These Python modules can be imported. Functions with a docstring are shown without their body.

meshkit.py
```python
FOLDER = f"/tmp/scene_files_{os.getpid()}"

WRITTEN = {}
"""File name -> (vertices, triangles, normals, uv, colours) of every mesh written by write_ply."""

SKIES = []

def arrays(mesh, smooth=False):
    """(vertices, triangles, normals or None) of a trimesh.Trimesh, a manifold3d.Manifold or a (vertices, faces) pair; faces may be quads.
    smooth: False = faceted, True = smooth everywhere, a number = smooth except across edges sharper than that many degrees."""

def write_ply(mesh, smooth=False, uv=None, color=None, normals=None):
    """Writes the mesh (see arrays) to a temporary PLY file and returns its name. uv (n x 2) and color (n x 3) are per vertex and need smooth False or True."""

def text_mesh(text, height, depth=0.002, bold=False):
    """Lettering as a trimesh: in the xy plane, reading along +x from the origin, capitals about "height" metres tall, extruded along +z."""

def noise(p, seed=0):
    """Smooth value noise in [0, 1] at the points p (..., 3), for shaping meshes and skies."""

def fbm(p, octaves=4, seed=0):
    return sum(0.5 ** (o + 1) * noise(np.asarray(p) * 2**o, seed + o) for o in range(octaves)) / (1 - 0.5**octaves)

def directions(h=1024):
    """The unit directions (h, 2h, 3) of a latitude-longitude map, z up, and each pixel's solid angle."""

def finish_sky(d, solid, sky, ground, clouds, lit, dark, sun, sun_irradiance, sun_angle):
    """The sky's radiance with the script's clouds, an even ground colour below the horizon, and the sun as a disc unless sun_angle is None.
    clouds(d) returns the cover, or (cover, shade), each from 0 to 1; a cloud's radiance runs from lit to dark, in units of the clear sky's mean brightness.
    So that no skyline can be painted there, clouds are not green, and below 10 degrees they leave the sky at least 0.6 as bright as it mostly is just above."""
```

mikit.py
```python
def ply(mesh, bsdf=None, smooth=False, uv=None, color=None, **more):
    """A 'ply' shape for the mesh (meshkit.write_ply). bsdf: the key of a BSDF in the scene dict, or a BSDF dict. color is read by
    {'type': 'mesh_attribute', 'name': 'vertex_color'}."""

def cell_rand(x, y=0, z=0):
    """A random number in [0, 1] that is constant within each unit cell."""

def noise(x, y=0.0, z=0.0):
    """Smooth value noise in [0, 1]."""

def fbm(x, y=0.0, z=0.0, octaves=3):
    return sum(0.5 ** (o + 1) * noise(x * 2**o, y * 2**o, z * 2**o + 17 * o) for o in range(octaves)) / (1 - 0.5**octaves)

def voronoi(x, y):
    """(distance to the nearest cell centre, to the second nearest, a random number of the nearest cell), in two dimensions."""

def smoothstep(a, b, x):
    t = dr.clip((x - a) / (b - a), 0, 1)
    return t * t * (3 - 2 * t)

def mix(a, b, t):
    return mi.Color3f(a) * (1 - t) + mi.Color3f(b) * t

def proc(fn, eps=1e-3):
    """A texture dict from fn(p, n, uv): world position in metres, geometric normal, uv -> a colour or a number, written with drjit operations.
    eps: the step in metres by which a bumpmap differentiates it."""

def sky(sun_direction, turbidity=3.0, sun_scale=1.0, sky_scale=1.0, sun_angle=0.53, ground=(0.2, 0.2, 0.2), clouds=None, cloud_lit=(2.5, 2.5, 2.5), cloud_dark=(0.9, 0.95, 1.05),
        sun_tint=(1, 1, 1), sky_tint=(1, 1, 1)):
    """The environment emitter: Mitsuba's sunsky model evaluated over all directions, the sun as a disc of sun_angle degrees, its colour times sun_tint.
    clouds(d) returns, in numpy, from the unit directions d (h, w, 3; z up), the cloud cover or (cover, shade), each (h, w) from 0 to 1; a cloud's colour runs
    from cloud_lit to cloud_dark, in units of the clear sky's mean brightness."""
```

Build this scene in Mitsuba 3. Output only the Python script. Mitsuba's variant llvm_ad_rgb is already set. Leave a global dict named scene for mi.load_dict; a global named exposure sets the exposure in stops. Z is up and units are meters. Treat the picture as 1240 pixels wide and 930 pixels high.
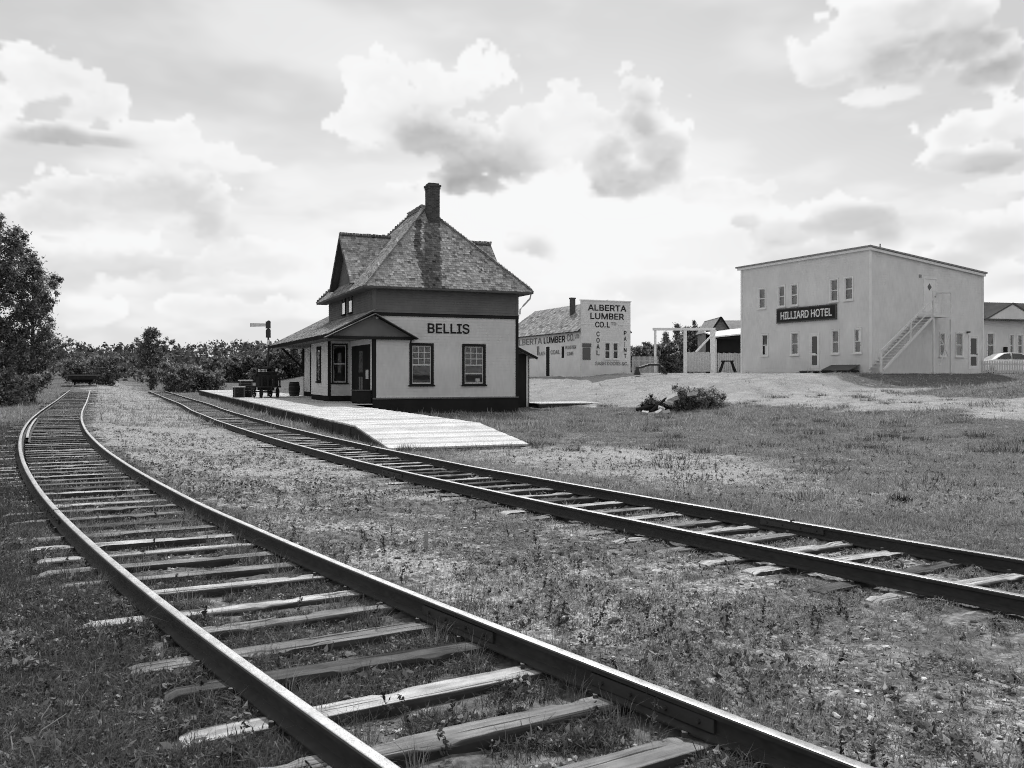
import math
import numpy as np, trimesh
import mitsuba as mi, mikit, meshkit
import drjit as dr
from mikit import proc, noise as dnoise, fbm as dfbm, voronoi, smoothstep as dss
from scipy.interpolate import CubicSpline
from scipy.spatial import cKDTree
from shapely.geometry import Polygon, box as sbox

T = mi.ScalarTransform4f
scene = {"type": "scene"}
labels = {}
EYE, F = 1.8, 1074.0

# ------------------------------------------------------------------ camera, sky, exposure
scene["camera"] = {"type": "perspective", "fov": 60.0, "fov_axis": "x", "near_clip": 0.05, "far_clip": 6000.0,
                   "principal_point_offset_x": 0.0, "principal_point_offset_y": 11.0 / 930.0,
                   "to_world": T().look_at(origin=[0, 0, EYE], target=[0, 10, EYE], up=[0, 0, 1])}
SUN_AZ, SUN_EL = math.radians(-5.0), math.radians(51.5)
SUN = (math.sin(SUN_AZ) * math.cos(SUN_EL), math.cos(SUN_AZ) * math.cos(SUN_EL), math.sin(SUN_EL))
exposure = 1.75
LIT, DARK = 3.3, 1.2


def sstep(a, b, x):
    t = np.clip((x - a) / (b - a), 0, 1)
    return t * t * (3 - 2 * t)


# cumulus in the direction of the picture: azimuth, elevation, half-widths (degrees), strength of the grey inside
CUMULUS = [
    (-28.4, 16.8, 1.9, 1.2, 0.10), (-26.9, 16.2, 2.1, 1.3, 0.20), (-25.0, 15.3, 2.2, 1.3, 0.25), (-22.5, 14.0, 2.5, 1.1, 0.10), (-20.0, 13.2, 2.4, 0.9, 0.00), (-17.1, 12.7, 1.9, 0.6, 0.00), (-27.5, 13.4, 4.0, 0.8, 0.80), (-24.3, 13.5, 2.0, 0.6, 0.80),
    (-25.4, 10.4, 3.9, 1.4, 0.40), (-20.7, 10.8, 2.8, 1.9, 0.50), (-27.5, 9.1, 3.4, 1.4, 0.40), (-19.0, 9.2, 1.9, 2.0, 0.50), (-23.2, 6.5, 5.4, 1.5, 0.40), (-16.6, 6.8, 4.4, 1.5, 0.25), (-27.5, 5.8, 3.4, 1.9, 0.35), (-26.3, 3.5, 4.7, 0.9, 0.20),
    (-17.6, 4.0, 5.3, 0.9, 0.20), (-9.5, 14.9, 2.1, 1.7, 0.05), (-8.0, 17.1, 2.4, 1.9, 0.05), (-4.8, 17.7, 2.4, 1.7, 0.00), (-2.1, 18.5, 2.1, 2.2, 0.00), (-5.3, 14.8, 2.9, 2.0, 0.85), (-2.9, 13.8, 3.2, 2.3, 0.95), (0.0, 13.3, 2.4, 2.3, 0.80),
    (-3.2, 12.0, 4.0, 1.1, 0.85), (1.1, 15.8, 2.1, 2.0, 0.15), (6.1, 13.7, 2.4, 2.8, 0.75), (8.2, 15.7, 2.0, 2.4, 0.70), (7.7, 12.1, 4.2, 1.4, 0.80), (3.7, 15.0, 3.7, 3.0, 0.08), (12.1, 11.3, 3.1, 0.9, 0.10), (9.5, 13.9, 2.3, 1.7, 0.50),
    (9.8, 13.1, 1.5, 1.4, 0.90), (5.8, 12.5, 1.5, 1.0, 0.90), (1.6, 8.2, 1.9, 1.3, 0.40), (20.0, 18.4, 2.8, 1.6, 0.10), (22.3, 20.1, 2.5, 1.7, 0.15), (23.2, 18.0, 3.8, 2.0, 0.85), (26.3, 18.2, 3.2, 1.7, 0.90), (24.5, 20.2, 3.1, 1.5, 0.50),
    (28.2, 16.6, 2.1, 1.2, 0.85), (27.1, 19.6, 2.1, 1.5, 0.40), (22.3, 16.1, 2.1, 0.6, 0.10), (19.5, 17.5, 1.7, 0.8, 0.30), (26.7, 13.7, 1.9, 1.3, 0.30), (28.4, 12.0, 2.5, 1.1, 0.75), (29.6, 13.8, 2.0, 1.5, 0.30), (26.1, 12.2, 1.5, 0.9, 0.50),
    (29.0, 10.6, 2.4, 0.5, 0.10), (14.6, 9.4, 2.0, 0.7, 0.40), (17.1, 8.6, 2.7, 1.3, 0.50), (21.4, 9.3, 2.8, 1.4, 0.60), (23.0, 8.2, 2.0, 1.3, 0.60), (25.4, 8.6, 2.6, 1.3, 0.25), (28.4, 7.7, 2.5, 1.6, 0.35), (29.6, 5.3, 2.0, 1.1, 0.30),
    (19.5, 7.2, 4.7, 1.1, 0.35), (11.1, 5.4, 7.2, 1.3, 0.20), (4.3, 3.9, 6.4, 1.1, 0.20), (26.3, 6.4, 2.6, 0.9, 0.40), (-32.3, 14.3, 3.0, 2.5, 0.40), (-34.6, 16.8, 3.6, 2.4, 0.50), (33.5, 14.5, 3.3, 2.9, 0.50), (35.3, 8.8, 3.2, 2.1, 0.40)]



def clouds(d):
    az = np.degrees(np.arctan2(d[..., 0], d[..., 1]))
    el = np.degrees(np.arcsin(np.clip(d[..., 2], -1, 1)))
    ca = az * np.cos(np.radians(np.minimum(el, 80)))
    p = np.stack([d[..., 0] / (d[..., 2] + .22), d[..., 1] / (d[..., 2] + .22), d[..., 2] * 0], -1)
    veil = meshkit.fbm(p * np.array([1.1, .8, 1]) + 5.3, 5, 3)
    wisp = meshkit.fbm(np.stack([ca * .07 + el * .08, el * .17 - ca * .03, el * 0], -1) + 2.2, 5, 17)
    B = .675 + .28 * (veil - .5) + .20 * sstep(.48, .72, wisp)
    dd = np.hypot((az - math.degrees(SUN_AZ)) * np.cos(np.radians(el)), el - math.degrees(SUN_EL))
    B += .16 * np.exp(-(dd / 24) ** 2) + .23 * np.exp(-((el - 3) / 10.0) ** 2) * (1 - .3 * sstep(60, 160, np.abs(az)))
    B += .24 * np.exp(-((az - 3) / 15.0) ** 2 - ((el - 11) / 9.0) ** 2)
    n1 = meshkit.fbm(np.stack([az * .30, el * .42, 0 * az], -1) + 11.0, 4, 5)
    n2 = meshkit.fbm(np.stack([az * .8, el * 1.1, 0 * az], -1) + 31.0, 6, 9)
    n3 = meshkit.fbm(np.stack([az * .42 + n1 * 2, el * .75, 0 * az], -1) + 71.0, 4, 13)
    n4 = meshkit.fbm(np.stack([az * .25 + 1.5 * n2, el * .6 + n2, 0 * az], -1) + 91.0, 4, 19)
    warp = 1.1 * (n1 - .5) + 1.45 * (n2 - .5)
    D = np.full(az.shape, -9.0)
    G = np.zeros(az.shape)
    Hh = np.zeros(az.shape)
    W = np.full(az.shape, 1e-6)
    for a, e, rx, ry, g in CUMULUS:
        q = 1 - np.sqrt(((az - a) / (rx * 1.1)) ** 2 + ((el - e) / (ry * np.where(el < e, .85, 1.1))) ** 2)
        D = np.maximum(D, q) + .12 * np.clip(np.minimum(D, q), 0, 1)
        w = np.exp(np.clip(q, -3, 1) * 4)
        G += w * g
        Hh += w * np.clip((el - e) / ry, -1.2, 1.2)
        W += w
    G /= W
    Hh /= W
    # fair weather cumulus over the rest of the sky
    far = 1 - (sstep(-46, -38, az) - sstep(38, 46, az)) * sstep(36, 26, el)
    other = meshkit.fbm(p * 1.5 + 40.0, 6, 23)
    D = np.maximum(D, np.where(far > 0, (other - .56) * 5 * far - (1 - far) * 9, -9))
    G = np.where(far > .5, .35, G)
    Dn = D + warp
    low = sstep(.3, -.9, Hh)
    cov = sstep(.0, .11 + .55 * low, Dn)
    core = sstep(.05, .95, D * 1.05 + .18 + .7 * (n1 - .5) + .45 * (n2 - .5) - .32 * Hh + .9 * (n3 - .5))
    bright = 1.08 - .50 * G * core - .36 * (n4 - .5) * (.35 + G)
    soft = meshkit.fbm(np.stack([ca * .16, el * .5, 0 * az], -1) + 55.0, 5, 29)
    B += .16 * sstep(.42, .68, soft) * sstep(22, 4, el)
    B = B * (1 - cov) + bright * cov
    val = LIT * B / 1.08
    shade = np.clip((LIT - val) / (LIT - DARK), 0, 1)
    return np.ones_like(B), shade


scene["sky"] = mikit.sky(SUN, turbidity=3.0, clouds=clouds, cloud_lit=(LIT,) * 3, cloud_dark=(DARK,) * 3, sun_tint=(.836, 1.008, 1.339), ground=(.08, .08, .08))


# ------------------------------------------------------------------ helpers
def grey(v):
    return {"type": "rgb", "value": [v, v, v]}


def diffuse(v):
    return {"type": "twosided", "bsdf": {"type": "diffuse", "reflectance": v if isinstance(v, dict) else grey(v)}}


def rough(v, r, metallic=0.0, spec=.5):
    return {"type": "twosided", "bsdf": {"type": "principled", "base_color": v if isinstance(v, dict) else grey(v), "roughness": r, "metallic": metallic, "specular": spec}}


def G3(x):
    return mi.Color3f(x, x, x)


def weather(base, amp=.25, sc=1.6, streak=.5):
    """painted boards: uneven fading, streaks and fine grain"""
    def fn(p, n, uv):
        a = dfbm(p.x * sc, p.y * sc, p.z * sc * streak, 3)
        b = dnoise(p.x * 14, p.y * 14, p.z * 3)
        c = dnoise(p.x * 3.1 + 7, p.y * 3.1, p.z * 40)
        return G3(base * (1 + amp * (a - .5) * 2 + .10 * (b - .5) + .04 * (c - .5)))
    return proc(fn)


def woodgrain(base, amp, crack):
    """weathered sleeper: uv.x metres along, uv.y metres across"""
    def fn(p, n, uv):
        g = dfbm(uv.x * 3.2, uv.y * 70, 0, 4)
        k = dnoise(uv.x * 1.9 + 9, uv.y * 55, 3)
        spot = dfbm(uv.x * 6, uv.y * 11, 5, 4)
        v = base * (1 + amp * (g - .5) * 2 + .95 * (spot - .5))
        v = v * (1 - crack * dss(.70, .84, k))
        side = dss(.085, .108, dr.abs(uv.y + .02 * (spot - .5)))  # sides darkened: shade put into the colour, together with creosote dirt
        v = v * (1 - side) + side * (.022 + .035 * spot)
        return G3(dr.maximum(v, .012))
    return proc(fn)


def ground_fn(p, n, uv):
    n1 = dfbm(p.x * 1.1, p.y * 1.1, 0, 3)
    n2 = dfbm(p.x * 11, p.y * 11, 2, 4)
    n3 = dfbm(p.x * 45, p.y * 45, 4, 2)
    d1, d2, c = voronoi(p.x * 24, p.y * 24)
    pebble = dss(.45, .2, d1) * (.35 + .95 * c)
    soil = .055 + .11 * n2 + .12 * (n3 - .5)
    gravel = (.14 + .16 * n3 + .17 * pebble * (1 - uv.y))
    m = dss(.36, .64, uv.x + (n1 - .5) * .75 + (n2 - .5) * .5)
    v = soil * (1 - m) + gravel * m
    sand = .225 + .15 * (n2 - .5) + .13 * (n3 - .5) + .14 * (n1 - .5) + .10 * pebble
    s = dss(.3, .75, uv.y + (n1 - .5) * .25 + (n2 - .5) * .25)
    v = v * (1 - s) + sand * s
    return G3(dr.maximum(v, .012))


def brick_fn(p, n, uv):
    row = dr.floor(p.z / .075)
    along = (p.x * .92 + p.y * .39 + dr.select(dr.abs(n.x) > .6, p.y * .5, 0)) / .22 + .5 * (row - 2 * dr.floor(row / 2))
    fx, fz = along - dr.floor(along), p.z / .075 - row
    joint = dr.select((fx < .06) | (fz < .14), 1.0, 0.0)
    c = mikit.cell_rand(dr.floor(along), row, 3)
    return G3((.045 + .05 * c) * (1 - joint) + .11 * joint)


VC = {"type": "mesh_attribute", "name": "vertex_color"}
M = {
    "ground_mat": diffuse(proc(ground_fn)),
    "grass_mat": {"type": "principledthin", "base_color": VC, "roughness": .7, "diff_trans": .7, "spec_trans": 0.0, "eta": 1.3},
    "leaf_mat": {"type": "principledthin", "base_color": VC, "roughness": .45, "diff_trans": .9, "spec_trans": 0.0, "eta": 1.4},
    "stone_mat": diffuse(VC),
    "shingle_mat": diffuse(VC),
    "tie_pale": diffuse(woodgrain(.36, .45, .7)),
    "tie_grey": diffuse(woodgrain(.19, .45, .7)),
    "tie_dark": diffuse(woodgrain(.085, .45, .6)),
    "rail_rust": rough(proc(lambda p, n, uv: G3(.016 + .024 * dfbm(p.x * 17, p.y * 17, p.z * 30, 3))), .75, .1, .3),
    "rail_top": rough(proc(lambda p, n, uv: G3(.28 + .16 * (dfbm(p.x * 9, p.y * 9, 1, 3) - .5) + .07 * (dnoise(p.x * 60, p.y * 60, 1) - .5))), .5, .8),
    "iron_dark": rough(.035, .6, .3),
    "cream": diffuse(weather(.54, .12)),
    "dark_paint": diffuse(weather(.14, .2)),
    "trim_dark": diffuse(weather(.024, .25)),
    "trim_mid": diffuse(weather(.10, .2)),
    "stair_paint": diffuse(weather(.64, .1)),
    "sash": diffuse(weather(.5, .12)),
    "white_boards": diffuse(weather(.62, .12)),
    "white_trim": diffuse(weather(.70, .08)),
    "grey_boards": diffuse(weather(.50, .14)),
    "faded_paint": diffuse(weather(.22, .4, 4.0)),
    "sign_black": diffuse(weather(.035, .3, 3.0)),
    "deck": diffuse(proc(lambda p, n, uv: G3((.50 + .20 * (mikit.cell_rand(dr.floor((uv.x + 17.6) / .24), 3, 1) - .5) + .16 * (dfbm(p.x * 2.2, p.y * 2.2, 0, 3) - .5) + .08 * (dnoise(uv.x * 30, uv.y * 3, 2) - .5))))),
    "deck_side": diffuse(weather(.05, .35, 2.0)),
    "brick": diffuse(proc(brick_fn)),
    "roof_board": diffuse(weather(.07, .3)),
    "roof_grey": diffuse(weather(.24, .28, 3.0, 2.0)),
    "metal_roof": diffuse(weather(.72, .06)),
    "bark": diffuse(proc(lambda p, n, uv: G3(.05 + .06 * dfbm(p.x * 20, p.y * 20, p.z * 5, 3)))),
    "pane": {"type": "thindielectric", "int_ior": 1.5},
    "pane_shiny": {"type": "thindielectric", "int_ior": 2.6},
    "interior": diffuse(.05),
    "blind": diffuse(.12),
    "curtain": diffuse(.45),

    "dry_wood": diffuse(weather(.30, .35, 5.0, .2)),
    "rubble": diffuse(weather(.42, .2, 6.0)),
    "white_car": rough(.75, .25, 0.0, .6),
    "car_glass": rough(.02, .08, 0.0, .7),
    "rubber": rough(.02, .8),
    "trunk_dark": diffuse(weather(.03, .4, 6.0)),
    "pale_luggage": diffuse(weather(.55, .3, 6.0)),
    "forest_mat": {"type": "principledthin", "base_color": VC, "roughness": .8, "diff_trans": .35, "spec_trans": 0.0, "eta": 1.3},
}
for k_, v_ in M.items():
    scene[k_] = v_
ID4 = np.eye(4)


def xf(mesh, m):
    mesh = mesh.copy()
    mesh.apply_transform(m)
    return mesh


def frame(origin, ex, ey):
    m = np.eye(4)
    m[:2, 0], m[:2, 1], m[:3, 3] = ex, ey, origin
    return m


def cat(ms):
    ms = [m for m in ms if m is not None and len(m.faces)]
    return trimesh.util.concatenate(ms) if len(ms) > 1 else ms[0]


def B(x0, x1, y0, y1, z0, z1):
    m = trimesh.creation.box(extents=(abs(x1 - x0), abs(y1 - y0), abs(z1 - z0)))
    m.apply_translation(((x0 + x1) / 2, (y0 + y1) / 2, (z0 + z1) / 2))
    return m


def bar(a, b, w, h=None, up=(0, 0, 1)):
    """square bar from a to b"""
    h = h or w
    a, b = np.array(a, float), np.array(b, float)
    d = b - a
    L = np.linalg.norm(d)
    d /= L
    up = np.array(up, float)
    if abs(d @ up) > .99:
        up = np.array([0, 1.0, 0])
    s = np.cross(d, up)
    s /= np.linalg.norm(s)
    t = np.cross(s, d)
    m = trimesh.creation.box(extents=(L, w, h))
    mm = np.eye(4)
    mm[:3, 0], mm[:3, 1], mm[:3, 2], mm[:3, 3] = d, -s, t, (a + b) / 2
    m.apply_transform(mm)
    return m


def tube(pts, rad, n=8):
    p = np.asarray(pts, float)
    r = np.broadcast_to(rad, (len(p),))
    t = np.gradient(p, axis=0)
    t /= np.linalg.norm(t, axis=1, keepdims=True) + 1e-12
    a = np.cross(t, np.where(np.abs(t[:, 2:]) < .9, [0, 0, 1.0], [1.0, 0, 0]))
    a /= np.linalg.norm(a, axis=1, keepdims=True) + 1e-12
    b = np.cross(t, a)
    an = np.arange(n) * 2 * np.pi / n
    v = p[:, None] + r[:, None, None] * (np.cos(an)[None, :, None] * a[:, None] + np.sin(an)[None, :, None] * b[:, None])
    i, j = np.meshgrid(np.arange(len(p) - 1), np.arange(n), indexing="ij")
    q = np.stack([i * n + j, i * n + (j + 1) % n, (i + 1) * n + (j + 1) % n, (i + 1) * n + j], -1).reshape(-1, 4)
    f = np.vstack([q[:, [0, 1, 2]], q[:, [0, 2, 3]]])
    v = v.reshape(-1, 3)
    e = len(p) - 1
    caps = [[0, k + 1, k] for k in range(1, n - 1)] + [[e * n, e * n + k, e * n + k + 1] for k in range(1, n - 1)]
    return trimesh.Trimesh(v, np.vstack([f, caps]), process=False)


def poly(points, faces):
    f = []
    for q in faces:
        f += [[q[0], q[k], q[k + 1]] for k in range(1, len(q) - 1)]
    return trimesh.Trimesh(np.array(points, float), np.array(f), process=False)


def slab(quad, thick):
    """a flat polygon (in order) given thickness along its normal, downward"""
    q = np.array(quad, float)
    n = np.cross(q[1] - q[0], q[2] - q[0])
    n /= np.linalg.norm(n)
    if n[2] < -1e-6:
        q, n = q[::-1], -n
    k = len(q)
    pts = np.vstack([q, q - n * thick])
    faces = [list(range(k)), list(range(2 * k - 1, k - 1, -1))] + [[i, i + k, (i + 1) % k + k, (i + 1) % k] for i in range(k)]
    return poly(pts, faces)


def cyl(r, h, p, n=16):
    m = trimesh.creation.cylinder(r, h, sections=n)
    m.apply_translation(p)
    return m


taken = {}


def numbered(key):
    if key not in taken:
        taken[key] = 0
        return key
    taken[key] += 1
    return f"{key}_{taken[key]:03d}"


def thing(name, label, category, group=None):
    k = numbered(name)
    labels[k] = {"label": label, "category": category}
    if group:
        labels[k]["group"] = group
    return k


def part(parent, name, mesh, mat, m=None, smooth=False, label=None, uv=None, color=None, kind=None):
    k = numbered(f"{parent}__{name}")
    if m is not None:
        mesh = xf(mesh, m)
    scene[k] = mikit.ply(mesh, mat, smooth=smooth, uv=uv, color=color)
    if label or kind:
        labels[k] = {}
        if label:
            labels[k]["label"] = label
        if kind:
            labels[k]["kind"] = kind
    return k


def single(name, mesh, mat, label=None, category=None, group=None, kind=None, smooth=False, uv=None, color=None):
    k = numbered(name)
    scene[k] = mikit.ply(mesh, mat, smooth=smooth, uv=uv, color=color)
    labels[k] = {}
    for a, b in (("label", label), ("category", category), ("group", group), ("kind", kind)):
        if b:
            labels[k][a] = b
    return k


def clapboard(s0, s1, z0, z1, holes=(), exposure=.15, lap=.018, top=None):
    """lap siding in the plane out = 0 of (s, out, z); out grows towards the viewer's side. top(s) cuts a raking edge."""
    zs = np.arange(z0, z1 + 1e-6, exposure)
    cuts = sorted(set([z for h in holes for z in h[2:4] if z0 < z < z1] + list(zs) + [z1]))
    V, Fc = [], []
    for a, b in zip(cuts[:-1], cuts[1:]):
        if b - a < 1e-4:
            continue
        k = int((a + 1e-5 - z0) / exposure)
        ca = z0 + k * exposure
        oa, ob = lap * (1 - (a - ca) / exposure), lap * (1 - (b - ca) / exposure)
        lo, hi = s0, s1
        spans = [(lo, hi)]
        for h in holes:
            if h[2] < b - 1e-5 and h[3] > a + 1e-5:
                new = []
                for l, r in spans:
                    if h[1] <= l or h[0] >= r:
                        new.append((l, r))
                        continue
                    if h[0] > l:
                        new.append((l, h[0]))
                    if h[1] < r:
                        new.append((h[1], r))
                spans = new
        for l, r in spans:
            l2, r2 = l, r
            if top is not None:
                l, r = top(a, l, r)
                l2, r2 = top(b, l2, r2)
                if r - l < .01:
                    continue
                r2, l2 = max(r2, l2), min(l2, r2)
            i = len(V)
            V += [(l, oa, a), (r, oa, a), (r2, ob, b), (l2, ob, b)]
            Fc += [[i, i + 1, i + 2], [i, i + 2, i + 3]]
            if abs(a - ca) < 1e-4:
                V += [(l, 0, a), (r, 0, a)]
                Fc += [[i + 4, i + 5, i + 1], [i + 4, i + 1, i]]
    return trimesh.Trimesh(np.array(V, float), np.array(Fc), process=False)


def shingles(rng, O, a, b, pg, expo=.2, wid=.18, thick=.022, base=.28, spread=.13, stain_and_shadow=None):
    """cedar shingles laid course by course over polygon pg (metres along a, up the slope b); colour per shingle"""
    O, a, b = (np.array(x, float) for x in (O, a, b))
    n = np.cross(a, b)
    n /= np.linalg.norm(n)
    x0, y0, x1, y1 = pg.bounds
    V, Fc, C = [], [], []
    k = 0
    y = y0 - .03
    while y < y1:
        line = pg.intersection(sbox(x0 - 1, max(y, y0) + .01, x1 + 1, max(y, y0) + .012 + .05))
        if not line.is_empty:
            l, _, r, _ = line.bounds
            x = l - rng.uniform(0, .05)
            while x < r:
                w = wid * rng.uniform(.55, 1.45)
                w = min(w, r - x + .03)
                dy = rng.uniform(-.022, .022)
                L = expo * 1.9
                t = thick * rng.uniform(.6, 1.5)
                g = .006
                c = max(.04, base + spread * rng.normal() * .55)
                if stain_and_shadow is not None:
                    c *= stain_and_shadow(x + w / 2, y)
                q = [(x + g, y + dy, t), (x + w - g, y + dy, t + rng.uniform(-.004, .004)), (x + w - g, y + dy + L, .001), (x + g, y + dy + L, .001), (x + g, y + dy, -.01), (x + w - g, y + dy, -.01)]
                V += q
                C += [c] * 6
                Fc += [[k, k + 1, k + 2], [k, k + 2, k + 3], [k + 4, k + 5, k + 1], [k + 4, k + 1, k], [k + 4, k, k + 3], [k + 1, k + 5, k + 2]]
                k += 6
                x += w
        y += expo
    V = np.array(V)
    P = O + V[:, :1] * a + V[:, 1:2] * b + V[:, 2:] * n
    return trimesh.Trimesh(P, np.array(Fc), process=False), np.repeat(np.array(C)[:, None], 3, 1)


def text(txt, h, m, depth=.012, width=None, bold=True):
    t = meshkit.text_mesh(txt, h, depth, bold)
    if width:
        e = t.bounds[1][0] - t.bounds[0][0]
        t.apply_translation((-t.bounds[0][0], 0, 0))
        t.apply_scale((width / e, 1, 1))
    # stand it up: x along s, y up -> z, depth towards -y (local)
    r = np.array([[1, 0, 0, 0], [0, 0, -1, 0], [0, 1, 0, 0], [0, 0, 0, 1.0]])
    t.apply_transform(r)
    t.apply_transform(m)
    return t


def tr(x, y, z):
    m = np.eye(4)
    m[:3, 3] = (x, y, z)
    return m


def window(parent, s0, s1, z0, z1, m, fw=.11, frame_mat="trim_dark", sash_mat="sash", grid=None, sill=True, back="interior", meet=.5, backs=None, glass="pane", pane_y=.03):
    """double-hung window set in the plane y=0 of the frame m, outside towards -y"""
    fr = [B(s0, s0 + fw, -.045, .09, z0, z1), B(s1 - fw, s1, -.045, .09, z0, z1), B(s0 + fw, s1 - fw, -.045, .09, z1 - fw, z1), B(s0 + fw, s1 - fw, -.045, .09, z0, z0 + fw * .6)]
    w = part(parent, "window", cat(fr), frame_mat, m)
    if sill:
        part(w, "sill", B(s0 - .05, s1 + .05, -.10, -.047, z0 - .04, z0 + .035), frame_mat, m)
    a, b, c, d = s0 + fw, s1 - fw, z0 + fw * .6, z1 - fw
    zm = c + (d - c) * meet
    sw = .045
    bars = [B(a, a + sw, .012, .05, c, d), B(b - sw, b, .012, .05, c, d), B(a + sw, b - sw, .012, .05, d - sw, d), B(a + sw, b - sw, .012, .05, c, c + sw * 1.5), B(a + sw, b - sw, .008, .055, zm - .03, zm + .03)]
    if grid:
        nx, nz = grid
        for i in range(1, nx):
            x = a + sw + (b - a - 2 * sw) * i / nx
            bars.append(B(x - .016, x + .016, .018, .045, zm + .03, d - sw))
        for j in range(1, nz):
            z = zm + .03 + (d - sw - zm - .03) * j / nz
            bars.append(B(a + sw, b - sw, .02, .043, z - .016, z + .016))
    part(w, "sash", cat(bars), sash_mat, m)
    part(w, "pane", poly([(a, pane_y, c), (b, pane_y, c), (b, pane_y, d), (a, pane_y, d)], [[0, 1, 2, 3]]), glass, m)
    if back:
        part(w, "blind" if back != "interior" else "reveal", cat([B(s0 + .01, s1 - .01, .22, .24, z0, z1)] if backs is None else [B(s0 + .01, s1 - .01, .14, .16, z0 + (z1 - z0) * backs[0], z0 + (z1 - z0) * backs[1])]), back, m)
    return w


# ------------------------------------------------------------------ the two tracks' centre lines
C1 = np.array([[0.92, 3.01], [-1.97, 6.8], [-4.74, 10.81], [-9.26, 18.25], [-15.64, 30.49], [-21.8, 43.65], [-28.13, 57.17], [-34.5, 70.76], [-46.5, 96.0]])
C2 = np.array([[3.55, 7.77], [-0.36, 13.67], [-4.0, 19.98], [-6.92, 25.68], [-9.45, 30.88], [-11.64, 35.59], [-13.75, 40.2], [-15.71, 44.76], [-21.9, 58.5], [-28.3, 72.6], [-36.2, 89.5]])


class Line:
    def __init__(self, C, lo):
        t = np.r_[0, np.cumsum(np.hypot(*np.diff(C, axis=0).T))]
        self.cs, self.lo, self.hi = CubicSpline(t, C), lo, t[-1]

    def at(self, s):
        s = np.atleast_1d(np.asarray(s, float))
        p = np.where(s[:, None] < 0, self.cs(0) + s[:, None] * self.cs(0, 1), self.cs(np.maximum(s, 0)))
        d = np.where(s[:, None] < 0, self.cs(0, 1)[None], self.cs(np.maximum(s, 0), 1))
        d = d / np.linalg.norm(d, axis=1, keepdims=True)
        return p, d, np.stack([d[:, 1], -d[:, 0]], 1)


TR1, TR2 = Line(C1, -5.0), Line(C2, -9.0)
S1, S2 = np.arange(-9, TR1.hi + 60, .1), np.arange(-14, TR2.hi + 60, .1)


def ext(t, s):
    p, d, n = t.at(np.minimum(s, t.hi))
    return p + d * np.maximum(s - t.hi, 0)[:, None], n


P1, N1 = ext(TR1, S1)
P2, N2 = ext(TR2, S2)
K1, K2 = cKDTree(P1), cKDTree(P2)


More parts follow.
